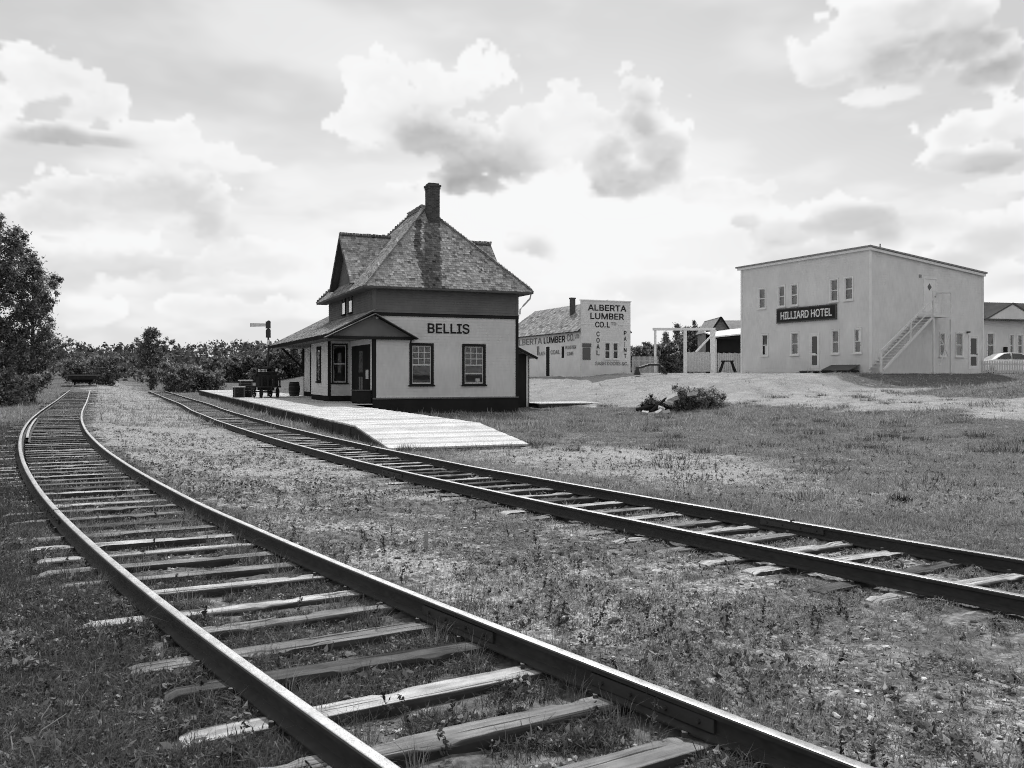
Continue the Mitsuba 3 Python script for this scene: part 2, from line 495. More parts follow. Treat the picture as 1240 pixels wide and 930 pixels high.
def offs(xy, K, P, N):
    _, i = K.query(xy)
    return ((xy - P[i]) * N[i]).sum(1), i


SA, SU, SV = np.array([-6.65, 42.5]), np.array([.9193, .3936]), np.array([-.3936, .9193])


def uv_of(xy):
    r = xy - SA
    return r @ SU, r @ SV


def rail_rise(y):
    return np.clip(.0049 * y, -.05, .52)


def gz_smooth(xy):
    u, v = uv_of(xy)
    o1, _ = offs(xy, K1, P1, N1)
    z = 1.93 * sstep(8, 31, u) + .38 * sstep(6, 24, v) * sstep(9, 19, u) * sstep(34, 25, u)
    z = z - np.maximum(z - 1.9, 0) * .8
    z *= 1 - .42 * sstep(.8, -4.5, v) * sstep(14, 24, u) * sstep(70, 50, u)
    z += .5 * np.exp(-(((u - 26.5) / 5) ** 2 + ((v + 15) / 4.5) ** 2))
    z += rail_rise(xy[:, 1]) * sstep(6.5, 1.5, o1)
    r = np.hypot(xy[:, 0], xy[:, 1])
    z -= .24 * np.exp(-(((u - 6) / 6) ** 2 + ((v + 5) / 5) ** 2))
    azd = np.degrees(np.arctan2(xy[:, 0], np.maximum(xy[:, 1], .01)))
    z += .35 * sstep(80, 200, r) + 6 * sstep(220, 700, r) + 3.2 * sstep(200, 400, r) * sstep(2, -12, azd)
    return z


def gz(xy, fine=True):
    xy = np.atleast_2d(np.asarray(xy, float))
    z = gz_smooth(xy)
    o1, _ = offs(xy, K1, P1, N1)
    o2, _ = offs(xy, K2, P2, N2)
    z1 = .021 + np.where(o1 < -.76, .004 + .012 * sstep(-1.3, -2.2, o1), -.002 + .057 * sstep(.74, .80, o1))
    near1 = sstep(3.2, 1.4, np.abs(o1))
    z2 = .019 + np.where(o2 < -.7, .014, np.where(o2 > .7, .035, -.012))
    near2 = sstep(2.6, 1.3, np.abs(o2))
    if fine:
        p3 = np.stack([xy[:, 0], xy[:, 1], 0 * xy[:, 0]], 1)
        rr = np.hypot(xy[:, 0], xy[:, 1])
        amp = 1 + sstep(15, 60, rr) * 1.0
        z = z + (.075 * (meshkit.fbm(p3 * .8, 3, 2) - .5) + .05 * (meshkit.fbm(p3 * 3.3, 3, 4) - .5)) * amp * (1 - .35 * near1) * (1 - .3 * near2)
        z = z + .022 * (meshkit.noise(p3 * 14, 8) - .5) * sstep(20, 8, rr)
        hum = sstep(12, 18, uv_of(xy)[0]) * sstep(60, 30, rr)
        z = z + .16 * (meshkit.fbm(p3 * .45, 3, 12) - .5) * hum
    return z + z1 * near1 + z2 * near2 * (1 - near1)


def zone(xy):
    """(gravelness, sandiness) of the ground"""
    u, v = uv_of(xy)
    o1, i1 = offs(xy, K1, P1, N1)
    o2, _ = offs(xy, K2, P2, N2)
    p3 = np.stack([xy[:, 0], xy[:, 1], 0 * xy[:, 0]], 1)
    w = meshkit.fbm(p3 * .35, 4, 31) - .5
    grav = np.full(len(xy), .22)
    mid = sstep(.7, 1.3, o1) * sstep(-.7, -1.2, o2)
    grav = grav + mid * (.40 + .12 * sstep(9, 22, xy[:, 1]) + .5 * w)
    grav = np.where((np.abs(o1) < .75), .34, grav)
    grav = np.where((np.abs(o2) < .75), .42, grav)
    ap = np.exp(-(((u + 1.2) / 3.8) ** 2 + ((v + 26.0) / 7.0) ** 2)) * sstep(.6, 1.6, o2)
    grav = grav + .5 * ap
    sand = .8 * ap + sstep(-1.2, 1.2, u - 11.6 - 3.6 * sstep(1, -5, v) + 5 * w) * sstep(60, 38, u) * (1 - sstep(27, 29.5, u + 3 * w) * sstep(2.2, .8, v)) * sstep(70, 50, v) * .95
    mound = np.exp(-(((u - 26) / 6.5) ** 2 + ((v + 15) / 6.0) ** 2))
    sand = sand * (1 - 1.0 * sstep(.3, .6, mound + .4 * w))
    sand = np.maximum(sand, .45 * sstep(1.6, .5, np.abs(xy[:, 1] - 71.5 - .1 * (xy[:, 0] + 30))) * sstep(-10, -14, xy[:, 0]) * sstep(-48, -42, xy[:, 0]))
    return np.clip(grav, 0, 1), np.clip(sand, 0, 1)


def spaced(a, b, st, far, grow):
    c = list(np.arange(a, b, st))
    x, s = b, st
    while x < far:
        c.append(x)
        s *= grow
        x += s
    return np.array(c + [far])


gx = np.r_[-spaced(7, 7, .08, 1500, 1.05)[1:][::-1], np.arange(-7, 7, .08), spaced(7, 7, .08, 1500, 1.05)]
gy = np.r_[-spaced(0, 0, .2, 60, 1.25)[1:][::-1], np.arange(0, 2, .2), spaced(2, 12, .08, 2400, 1.035)]
gx, gy = np.unique(np.round(gx, 4)), np.unique(np.round(gy, 4))
XX, YY = np.meshgrid(gx, gy)
gxy = np.stack([XX.ravel(), YY.ravel()], 1)
gzv = gz(gxy)
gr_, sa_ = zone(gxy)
nx_, ny_ = len(gx), len(gy)
ii, jj = np.meshgrid(np.arange(ny_ - 1), np.arange(nx_ - 1), indexing="ij")
qd = np.stack([ii * nx_ + jj, ii * nx_ + jj + 1, (ii + 1) * nx_ + jj + 1, (ii + 1) * nx_ + jj], -1).reshape(-1, 4)
gm = trimesh.Trimesh(np.c_[gxy, gzv], np.vstack([qd[:, [0, 1, 2]], qd[:, [0, 2, 3]]]), process=False)
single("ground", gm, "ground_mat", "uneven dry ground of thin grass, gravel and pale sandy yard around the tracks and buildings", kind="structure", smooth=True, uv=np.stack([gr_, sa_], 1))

# ------------------------------------------------------------------ railway tracks
HEAD = np.array([(-.066, 0), (.066, 0), (.066, .012), (.014, .03), (.011, .045), (.011, .105), (.034, .118), (.0355, .143), (.030, .1495), (-.030, .1495), (-.0355, .143), (-.034, .118), (-.011, .105), (-.011, .045), (-.014, .03), (-.066, .012)])
HEAD[:, 1] *= .86
TOP = np.array([(-.029, .150), (.029, .150), (.022, .1535), (-.022, .1535)])
TOP[:, 1] -= .021


def sweep(line, side, prof, s, zbase, wob=None, closed=True):
    p, d, n = line.at(s)
    base = p + side * .7525 * n
    k = len(prof)
    zz = zbase(base) if wob is None else zbase(base) + wob
    off = prof[:, 0]
    V = np.concatenate([base[:, None, :] + n[:, None, :] * off[None, :, None], (zz[:, None] + prof[None, :, 1])[..., None]], -1).reshape(-1, 3)
    i, j = np.meshgrid(np.arange(len(s) - 1), np.arange(k), indexing="ij")
    q = np.stack([i * k + j, i * k + (j + 1) % k, (i + 1) * k + (j + 1) % k, (i + 1) * k + j], -1).reshape(-1, 4)
    m = trimesh.Trimesh(V, np.vstack([q[:, [0, 1, 2]], q[:, [0, 2, 3]]]), process=False)
    return m


def tie_mesh(rng, c, d, n, half0, half1, w, zt, fine, rough_amp, skew):
    """a sleeper across the track: from lateral offset half0 to half1; uv for the grain"""
    nn = np.array([n[0] * math.cos(skew) - n[1] * math.sin(skew), n[0] * math.sin(skew) + n[1] * math.cos(skew)])
    dd = np.array([-nn[1], nn[0]])
    k = 40 if fine else 5
    s = np.linspace(half0, half1, k)
    ring = np.array([(-w / 2 - .004, -.17), (-w / 2, -.02), (-w / 2 + .012, 0), (-w * .17, 0), (w * .17, 0), (w / 2 - .012, 0), (w / 2, -.02), (w / 2 + .004, -.17)])
    R = np.repeat(ring[None], k, 0).copy()
    if fine:
        seed = rng.integers(1000)
        q = np.stack([s[:, None] * 4 + 0 * ring[None, :, 0], ring[None, :, 0] * 18 + 0 * s[:, None], np.full((k, 8), seed * 1.7)], -1)
        no = .36 * (meshkit.fbm(q, 3, 6) - .5)
        R[..., 1] += no * rough_amp * (ring[None, :, 1] > -.1)
        R[..., 0] += (meshkit.noise(q * 3.1 + 9, 5) - .5) * .009
        R[..., 1] -= .012 * (meshkit.noise(q * np.array([1.5, 8, 1]) + 2, 7) > .72) * (ring[None, :, 1] > -.1)
        R[..., 0] += (meshkit.noise(q * .6 + 5, 3) - .5) * rough_amp * .18
        for e, sg in ((0, 1), (k - 1, -1)):
            R[e, :, 0] *= rng.uniform(.92, 1)
            R[e, :, 1] -= .012 + rng.uniform(0, .012)
    ends = np.stack([s] * 8, 1)
    if fine:
        ends[0] += rng.uniform(-.012, .012, 8)
        ends[-1] += rng.uniform(-.012, .012, 8)
    V = np.concatenate([c[None, None] + nn[None, None] * ends[..., None] - dd[None, None] * R[..., :1], (zt + R[..., 1])[..., None]], -1).reshape(-1, 3)
    i, j = np.meshgrid(np.arange(k - 1), np.arange(7), indexing="ij")
    q = np.stack([i * 8 + j, i * 8 + j + 1, (i + 1) * 8 + j + 1, (i + 1) * 8 + j], -1).reshape(-1, 4)
    f = np.vstack([q[:, [0, 2, 1]], q[:, [0, 3, 2]]])
    e = (k - 1) * 8
    caps = [[0, a, a + 1] for a in range(1, 7)] + [[e, e + a + 1, e + a] for a in range(1, 7)]
    u0 = rng.uniform(0, 40)
    uvs = np.stack([ends + u0, np.broadcast_to((np.cumsum(np.r_[0, np.hypot(*np.diff(ring, axis=0).T)]) - .15 - w / 2)[None], (k, 8))], -1).reshape(-1, 2)
    return trimesh.Trimesh(V, np.vstack([f, caps]), process=False), uvs


def build_track(name, label, line, s_lo, s_hi, ties, zr, tie_tone, joints):
    rng = np.random.default_rng(7 if line is TR1 else 19)
    t = thing(name, label, "railway track", "railway tracks")
    s = np.r_[np.arange(s_lo, min(14, s_hi), .25), np.arange(min(14, s_hi), s_hi + .3, .6)]
    zb = lambda b: zr(b)
    for side in (-1, 1):
        wob = (side * -.018 if line is TR2 else 0) + .006 * (meshkit.noise(np.stack([s * .45, s * 0 + side, s * 0], 1), 3) - .5) * 2
        r = part(t, "rail", sweep(line, side, HEAD, s, zb, wob), "rail_rust", smooth=35)
        part(r, "running_surface", sweep(line, side, TOP, s, zb, wob), "rail_top", smooth=50)
        for js in joints[side]:
            p, d, n = line.at(js)
            c = p[0] + side * .7525 * n[0]
            z = float(zb(c[None])[0])
            m = frame((c[0], c[1], z), d[0], np.array([-d[0][1], d[0][0]]))
            fp = [B(-.42, .42, sg * .013, sg * .030, .03, .095) for sg in (-1, 1)]
            fp += [cyl(.016, .03, (x, 0, 0), 6) for x in ()]
            for x in (-.33, -.12, .12, .33):
                for sg in (-1, 1):
                    b_ = trimesh.creation.cylinder(.012, .02, sections=6)
                    b_.apply_transform(trimesh.transformations.rotation_matrix(math.pi / 2, (1, 0, 0)))
                    b_.apply_translation((x, sg * .036, .062))
                    fp.append(b_)
            fp.append(B(-.003, .003, -.036, .036, .10, .1335))
            part(r, "joint_bar", cat(fp), "iron_dark", m)
    spikes = []
    for (ts, h0, h1, w, tone, skew) in ties:
        p, d, n = line.at(ts)
        dist = np.hypot(*p[0])
        zt = float(zr(p)[0]) + .001
        mesh, uvs = tie_mesh(rng, p[0], d[0], n[0], h0, h1, w, zt + rng.uniform(-.014, .002), dist < 22, .035, skew)
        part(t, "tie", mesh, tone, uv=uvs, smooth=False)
        if dist < 24:
            for side in (-1, 1):
                for g in (-.085, .085):
                    c = p[0] + n[0] * (side * .7525 + g) + d[0] * rng.uniform(-.05, .05)
                    spikes += [B(c[0] - .013, c[0] + .013, c[1] - .013, c[1] + .013, zt - .01, zt + .016)]
    part(t, "spikes", cat(spikes), "iron_dark", kind="stuff")
    return t


rngT = np.random.default_rng(3)
TONES = ["tie_pale", "tie_grey", "tie_dark"]
near_s = {1.05: 1, 1.66: 1, 2.28: 0, 2.87: 2, 3.44: 1, 4.02: 1, 4.54: 0, 5.22: 0, 5.86: 1, 6.38: 1, 6.96: 0, 7.54: 0, 8.2: 1, 8.84: 2}
ties1 = []
for s in np.r_[np.arange(-3.9, .6, .61), sorted(near_s), np.arange(9.45, 78, .6)]:
    w = .20 + rngT.uniform(-.025, .015)
    tone = TONES[near_s[s]] if s in near_s else TONES[rngT.choice(3, p=[.35, .42, .23])]
    h0, h1 = -1.19 + rngT.uniform(-.08, .06), 1.22 + rngT.uniform(-.08, .1)
    if s > 3 and rngT.uniform() < .28:
        h0 = -.85
    if 13.5 < s < 23:
        h0 -= rngT.choice([0, .9, 1.6], p=[.25, .35, .4])
    ties1.append((s + rngT.uniform(-.02, .02), h0, h1, w, tone, math.radians(-8 + rngT.uniform(-2.5, 2.5))))
ties2 = []
for s in np.arange(-8, 86, .58):
    ties2.append((s + rngT.uniform(-.05, .05), -1.22 + rngT.uniform(-.1, .1), 1.2 + rngT.uniform(-.1, .1), .20 + rngT.uniform(-.03, .02), TONES[rngT.choice(3, p=[.5, .38, .12])], math.radians(-5 + rngT.uniform(-3, 3))))
zr1 = lambda b: .071 + rail_rise(b[:, 1])
zr2 = lambda b: .071 + .0004 * b[:, 1] + 0 * b[:, 0]
build_track("railway_track", "nearer curving railway track with weathered ties, sweeping from the lower right to the left", TR1, -4.2, 78, ties1, zr1, None, {-1: [9.4, 18.1, 30.2], 1: [3.05, 1.3, 12.4, 24.5]})
build_track("railway_track", "farther railway track half buried in gravel, passing along the wooden platform", TR2, -8.4, 86, ties2, zr2, None, {-1: [-3.0, 9.0, 21.0], 1: [1.9, 14.0, 26.0]})
# short guard rail inside the left rail of the nearer track
sg = np.arange(22.0, 32.0, .4)
p_, d_, n_ = TR1.at(sg)
gr = thing("guard_rail", "short extra rail lying close inside the left rail of the curving track", "rail")
off = HEAD.copy()
off[:, 0] += .14 * 1.0
part(gr, "rail_body", sweep(TR1, -1, off, sg, zr1), "rail_rust", smooth=35)
off = TOP.copy()
off[:, 0] += .14
part(gr, "running_surface", sweep(TR1, -1, off, sg, zr1), "rail_top")

# ------------------------------------------------------------------ station platform
STF = frame((SA[0], SA[1], 0), SU, SV)
ZP = .414


def deckboards(u0, u1, v0, v1, z, w=.24):
    ms = []
    rng = np.random.default_rng(11)
    v = v0
    while v < v1 - .01:
        e = min(v + w, v1)
        ms.append(B(u0 + rng.uniform(-.03, .03), u1 + rng.uniform(-.04, .04), v + .009, e - .009, z - .045, z + rng.uniform(-.004, .004)))
        v = e
    return cat(ms)


pf = thing("station_platform", "long pale wooden platform with a sloping ramp end beside the farther track", "platform")
db = cat([deckboards(-5.0, -1.35, -17.6, -.05, ZP), deckboards(-5.0, -1.2, -.05, 10.2, ZP), deckboards(-5.0, -.03, 10.2, 44, ZP), deckboards(-1.2, -.03, -.0, 4.88, ZP)])
part(pf, "deck_boards", db, "deck", STF, uv=np.stack([db.vertices[:, 1], db.vertices[:, 0]], 1), kind="stuff")
rp = []
rng = np.random.default_rng(12)
nb = 15
for i in range(nb):
    a, b = -17.63 - 3.5 * i / nb, -17.63 - 3.5 * (i + 1) / nb
    za, zb_ = ZP - .36 * i / nb, ZP - .36 * (i + 1) / nb
    rp.append(slab([(-5.0, b + .006, zb_), (-1.35 + rng.uniform(-.02, .02), b + .006, zb_), (-1.35 + rng.uniform(-.02, .02), a - .006, za), (-5.0, a - .006, za)], .045))
rp = cat(rp)
part(pf, "ramp", rp, "deck", STF, uv=np.stack([rp.vertices[:, 1], rp.vertices[:, 0]], 1))
part(pf, "edge_beam", cat([B(-5.03, -4.88, -17.6, 44, -.2, ZP - .05), slab([(-5.03, -21.1, .0), (-4.88, -21.1, .0), (-4.88, -17.6, ZP - .05), (-5.03, -17.6, ZP - .05)], .5)]), "deck_side", STF)
part(pf, "edge_beam", B(-1.5, -1.38, -17.6, -.06, -.3, ZP - .05), "deck_side", STF)
part(pf, "post", cat([B(-5.06, -5.0, v, v + .18, -.25, ZP - .07) for v in np.arange(-17.3, 41, 2.4)]), "deck_side", STF, kind="stuff")
bw = thing("boardwalk", "short pale boardwalk on the grass at the right rear corner of the station", "boardwalk")
part(bw, "deck_boards", cat([B(9.55 + i * .24, 9.55 + i * .24 + .225, 1.7, 4.4, .22, .265) for i in range(16)]), "deck", STF, kind="stuff")
part(bw, "frame", cat([B(9.57, 13.3, 1.72, 1.82, -.1, .217), B(9.57, 13.3, 4.2, 4.3, -.1, .217)]), "deck_side", STF)

# ------------------------------------------------------------------ railway station
W, D = 7.56, 10.4
Z0, ZB, ZE = .70, 4.67, 6.03          # siding foot, belt, eave
SL = 1.078
st = thing("railway_station", "two storey wooden railway station with hipped shingle roof, brick chimney and pale lower walls", "railway station")
mF = STF                                # front wall: plane v = 0, outside towards -v
mL = STF @ frame((0, 0, 0), (0, -1), (1, 0))     # track-side wall: local x runs towards -v, outside (-y) is -u
# front wall
w1, w2 = (1.79, 3.03, 1.28, 3.36), (4.52, 5.78, 1.28, 3.35)


def siding_part(parent, name, mat, m, *a, **k):
    me = clapboard(*a, **k)
    v = me.vertices.copy()
    v[:, 1] = -v[:, 1]
    me = trimesh.Trimesh(v, me.faces, process=False)
    return part(parent, name, me, mat, m)


siding_part(st, "lower_wall", "cream", mF, 0, W, Z0, ZB, [w1, w2])
siding_part(st, "upper_wall", "dark_paint", mF, 0, W, ZB + .16, ZE, exposure=.12, lap=.025)
part(st, "belt_board", B(-.03, W + .03, -.06, .0, ZB - .02, ZB + .14), "trim_dark", mF)
part(st, "belt_cap", B(-.05, W + .05, -.10, -.003, ZB + .143, ZB + .18), "dark_paint", mF)
part(st, "skirt_board", B(-.02, W + .02, -.03, .05, -.35, Z0 - .01), "trim_dark", mF)
part(st, "water_table", B(-.03, W + .03, -.07, .0, Z0 - .07, Z0 - .003), "dark_paint", mF)
for s in ((-.02, .13), (W - .13, W + .02)):
    part(st, "corner_board", B(s[0], s[1], -.035, .04, Z0, ZB - .03), "trim_dark", mF)
    part(st, "corner_board", B(s[0], s[1], -.03, .04, ZB + .19, ZE), "dark_paint", mF)
for w in (w1, w2):
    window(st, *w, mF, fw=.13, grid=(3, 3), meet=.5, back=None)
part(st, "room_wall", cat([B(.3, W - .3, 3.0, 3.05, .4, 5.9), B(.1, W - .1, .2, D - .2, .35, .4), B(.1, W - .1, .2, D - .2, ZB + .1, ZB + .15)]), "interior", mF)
part(st, "window_shelf", cat([B(4.66, 5.64, .07, .25, 1.84, 1.9), B(5.28, 5.5, .08, .16, 1.46, 1.62)]), "curtain", mF)
part(st, "lettering", text("BELLIS", .46, mF @ tr(2.72, -.022, 3.87), width=2.19), "trim_dark")
part(st, "wall_lamp", cat([cyl(.07, .12, (.15, -.16, 4.55), 10), B(.13, .17, -.14, -.06, 4.6, 4.66)]), "sash", mF)
# other walls
siding_part(st, "lower_wall", "cream", mL, -4.9, 0, Z0, ZB, [(-4.5, -.55, Z0, 3.3)])
siding_part(st, "lower_wall", "cream", mL, -D - 8.2, -9.9, Z0, 4.4, [(-16.4, -13.6, Z0, 3.2)])
siding_part(st, "upper_wall", "dark_paint", mL, -D, 0, ZB + .16, ZE + .02, [(-6.72, -5.85, 5.06, 6.3), (-5.08, -4.25, 5.06, 6.3)], exposure=.12, lap=.025)
mR = STF @ frame((W, 0, 0), (0, 1), (-1, 0))
siding_part(st, "lower_wall", "cream", mR, 0, D + 8.2, Z0, 4.4)
siding_part(st, "upper_wall", "dark_paint", mR, 0, D, 4.4, ZE + .02, exposure=.12, lap=.025)
mB = STF @ frame((W, D, 0), (-1, 0), (0, -1))
siding_part(st, "upper_wall", "dark_paint", mB, 0, W, 4.4, ZE, exposure=.12, lap=.025)
mB2 = STF @ frame((W, D + 8.2, 0), (-1, 0), (0, -1))
siding_part(st, "lower_wall", "cream", mB2, 0, W, Z0, 4.4)
part(st, "skirt_board", cat([B(-.03, .05, 0, D + 8.2, -.35, Z0 - .01), B(W - .05, W + .03, 0, D + 8.2, -.35, Z0 - .01)]), "trim_dark", STF)
part(st, "corner_board", B(-.035, .06, -.02, .13, Z0, ZB), "trim_dark", STF)
part(st, "corner_board", B(-.035, .1, D + 8.05, D + 8.22, ZP, 4.4), "trim_dark", STF)
part(st, "corner_board", B(-.03, .06, -.02, .12, ZB + .19, ZE), "dark_paint", STF)
part(st, "corner_board", B(W - .06, W + .035, -.02, .13, Z0, ZE - .03), "trim_dark", STF)
for a, b in ((-6.72, -5.85), (-5.08, -4.25)):
    window(st, a, b, 5.06, 6.3, mL, fw=.09, meet=.5, back="interior", backs=(0, 1), glass="pane_shiny", pane_y=-.044)
# track-side door
dr_ = part(st, "door", cat([B(-4.48, -.57, -.01, .04, Z0, 3.3)]), "trim_dark", mL)
part(dr_, "panel", cat([B(-2.8, -2.5, -.03, -.012, .95, 1.7), B(-2.35, -2.05, -.03, -.012, .95, 1.7)]), "dark_paint", mL)
part(dr_, "pane", poly([(-2.85, -.02, 1.9), (-2.0, -.02, 1.9), (-2.0, -.02, 3.0), (-2.85, -.02, 3.0)], [[0, 1, 2, 3]]), "car_glass", mL)
fd = part(st, "door", B(-16.38, -13.62, .0, .05, Z0 - .2, 3.2), "trim_dark", mL, label="wide dark freight door of the low wing")
part(fd, "brace", cat([bar((-16.3, -.02, .7), (-13.7, -.02, 3.1), .14, .03, up=(0, 1, 0)), B(-16.38, -13.62, -.03, -.001, 1.75, 1.9)]), "dark_paint", mL)
part(st, "notice_board", B(-1.3, -.85, -.05, -.018, 1.6, 2.05), "sash", mL, label="pale notice board by the door")
# bay window towards the track
by = part(st, "bay", cat([xf(B(-1.12, 0, 4.9, 9.9, .35, Z0 - .005), ID4)]), "trim_dark", STF)
mBn = STF @ frame((0, 4.9, 0), (1, 0), (0, 1))
siding_part(by, "wall", "cream", mBn, -1.14, 0, Z0, 4.3, [(-.98, -.14, 1.35, 3.45)])
mBf = STF @ frame((-1.14, 0, 0), (0, -1), (1, 0))
siding_part(by, "wall", "cream", mBf, -9.9, -4.9, Z0, 4.2, [(-8.05, -6.85, 1.4, 3.36)])
mBe = STF @ frame((0, 9.9, 0), (-1, 0), (0, -1))
siding_part(by, "wall", "cream", mBe, 0, 1.14, Z0, 4.2)
part(by, "corner_board", B(-1.17, -1.03, 4.865, 4.99, Z0, 4.2), "trim_dark", STF)
part(by, "corner_board", B(-1.17, -1.05, 9.82, 9.94, Z0, 4.2), "trim_dark", STF)
window(st, -.98, -.14, 1.35, 3.45, mBn, fw=.08, back=None)
window(st, -8.05, -6.85, 1.4, 3.36, mBf, fw=.2, back="curtain", backs=(.55, 1.0), pane_y=-.04)  # pale sheet behind the upper half stands in for reflected sky
# main hipped roof
OV = .6
ea = [(-OV, -OV), (W + OV, -OV), (W + OV, D + OV), (-OV, D + OV)]
HW = (W + 2 * OV) / 2
ZR = ZE + HW * SL
r0, r1 = (W / 2, -OV + HW), (W / 2, D + OV - HW)
rng = np.random.default_rng(21)
cs_ = 1 / math.hypot(1, SL)
L3 = HW / cs_
E3 = lambda p, z: (p[0], p[1], z)
planes = [slab([E3(ea[0], ZE), E3(ea[1], ZE), E3(r0, ZR)], .09), slab([E3(ea[1], ZE), E3(ea[2], ZE), E3(r1, ZR), E3(r0, ZR)], .09), slab([E3(ea[2], ZE), E3(ea[3], ZE), E3(r1, ZR)], .09), slab([E3(ea[3], ZE), E3(ea[0], ZE), E3(r0, ZR), E3(r1, ZR)], .09)]
rf = part(st, "roof", cat(planes), "roof_board", STF)


def stain_and_shadow(x, y):
    u, v = x - OV, -OV + y * cs_
    k = 1.0
    top = 3.15
    # chimney's cast shadow painted into the shingles, and a stained band beside it
    c = 2.62 + .22 * abs((v - 1.1)) * .6 + (.25 * max(v - 1.6, 0))
    if v < 3.0 and abs(u - c) < .17 + .20 * max(0, 1.1 - v):
        k = .34
    cr = 3.8 - .30 * (2.6 - v)
    if v < 2.8 and abs(u - cr) < .45:
        k = min(k, .45)
    return k


faces_ = [((ea[0], ea[1]), Polygon([(0, 0), (2 * HW, 0), (HW, L3)])), ((ea[1], ea[2]), Polygon([(0, 0), (D + 2 * OV, 0), (D + 2 * OV - HW, L3), (HW, L3)])),
          ((ea[2], ea[3]), Polygon([(0, 0), (2 * HW, 0), (HW, L3)])), ((ea[3], ea[0]), Polygon([(0, 0), (D + 2 * OV, 0), (D + 2 * OV - HW, L3), (HW, L3)]))]
sm, sc = [], []
for i, ((p, q), pg) in enumerate(faces_):
    a = np.array([q[0] - p[0], q[1] - p[1], 0.0])
    a /= np.linalg.norm(a)
    inn = np.array([-a[1], a[0], 0])
    b = inn * cs_ + np.array([0, 0, SL * cs_])
    m_, c_ = shingles(rng, (p[0], p[1], ZE + .004), a, b, pg, expo=.16, wid=.15, stain_and_shadow=stain_and_shadow if i == 0 else None)
    sm.append(m_)
    sc.append(c_)
part(rf, "shingles", cat(sm), "shingle_mat", STF, color=np.vstack(sc), kind="stuff")


def capboards(a, b, n=40, w=.2):
    a, b = np.array(a, float), np.array(b, float)
    ms = []
    for i in range(n):
        p, q = a + (b - a) * i / n, a + (b - a) * (i + 1.25) / n
        if i == n - 1:
            q = b
        h = np.array([0, 0, .02])
        ms.append(bar(p + h * 1.15, q + h * .9, w, .022))
    return cat(ms)


caps = [capboards(E3(ea[0], ZE), E3(r0, ZR)), capboards(E3(ea[1], ZE), E3(r0, ZR)), capboards(E3(ea[2], ZE), E3(r1, ZR)), capboards(E3(ea[3], ZE), E3(r1, ZR)), capboards(E3(r0, ZR), E3(r1, ZR), 9)]
part(rf, "hip_caps", cat(caps), "dry_wood", STF)
part(rf, "soffit", cat([B(-OV + .02, W + OV - .02, -OV + .02, .0, ZE - .09, ZE - .07), B(-OV + .02, -.001, .0, D + OV, ZE - .091, ZE - .071), B(W + .001, W + OV - .02, .0, D + OV, ZE - .091, ZE - .071)]), "dark_paint", STF)
part(rf, "fascia", cat([B(-OV, W + OV, -OV - .015, -OV + .012, ZE - .11, ZE - .005), B(-OV - .015, -OV + .012, -OV + .013, D + OV, ZE - .11, ZE - .005), B(W + OV - .012, W + OV + .015, -OV + .013, D + OV, ZE - .11, ZE - .005)]), "trim_mid", STF)


# dormers
def dormer(side, vc, hw, zr, name_lab):
    """gabled wall dormer; side -1 towards the track, +1 towards the rear"""
    u0 = -.02 if side < 0 else W + .02
    tip = u0 + side * .42
    run = (zr - ZE) / SL - OV
    uin = run if side < 0 else W - run
    zl = zr - hw * SL
    d = part(st, "dormer", poly([(u0, vc - hw + .3, zl + .3 * SL), (u0, vc + hw - .3, zl + .3 * SL), (u0, vc, zr - .05), (u0, vc - hw + .3, ZE - .1), (u0, vc + hw - .3, ZE - .1)], [[3, 4, 1, 2, 0]] if side < 0 else [[0, 2, 1, 4, 3]]), "dark_paint", STF, label=name_lab)
    ms, cs2, bs = [], [], []
    for sg in (-1, 1):
        # slope: ridge (tip..uin at vc), eave (tip.. where it meets the main roof)
        ue = -OV + (zl - ZE) / SL if side < 0 else W + OV - (zl - ZE) / SL
        q = [(tip, vc, zr), (uin, vc, zr), (ue, vc + sg * hw, zl), (tip, vc + sg * hw, zl)]
        if (side < 0) == (sg > 0):
            q = q[::-1]
        qn = np.cross(np.array(q[1]) - q[0], np.array(q[2]) - q[0])
        if qn[2] < 0:
            q = q[::-1]
        bs.append(slab(q, .08))
        a = np.array([1.0, 0, 0]) if sg < 0 else np.array([-1.0, 0, 0])
        b = np.array([0, -sg * cs_, SL * cs_])
        x0 = tip if a[0] > 0 else uin
        O = (0, vc + sg * hw, zl + .006)
        L = hw / cs_
        X = lambda u: u * a[0]
        pg = Polygon([(X(tip), 0), (X(ue), 0), (X(uin), L), (X(tip), L)])
        m_, c_ = shingles(rng, O, a, b, pg, expo=.16, wid=.15)
        ms.append(m_)
        cs2.append(c_)
    part(d, "roof", cat(bs), "roof_board", STF)
    part(d, "shingles", cat(ms), "shingle_mat", STF, color=np.vstack(cs2), kind="stuff")
    part(d, "ridge_cap", capboards((tip, vc, zr), (uin, vc, zr), 10), "trim_mid", STF)
    rk = [bar((tip + side * .012, vc, zr - .08), (tip + side * .012, vc + sg * hw, zl - .08), .03, .17) for sg in (-1, 1)]
    part(d, "rake_board", cat(rk), "trim_mid", STF)
    return d


dormer(-1, 5.5, 2.55, 9.25, "large gabled dormer above the platform side")
dormer(1, 4.9, 2.4, 9.1, None)
ch = part(st, "chimney", cat([B(3.69, 4.31, 2.85, 3.45, 9.0, 11.72)]), "brick", STF)
part(ch, "cap", cat([B(3.63, 4.37, 2.79, 3.51, 11.72, 11.82), B(3.66, 4.34, 2.82, 3.48, 11.60, 11.718), B(3.72, 4.28, 2.9, 3.42, 11.822, 11.92)]), "brick", STF)
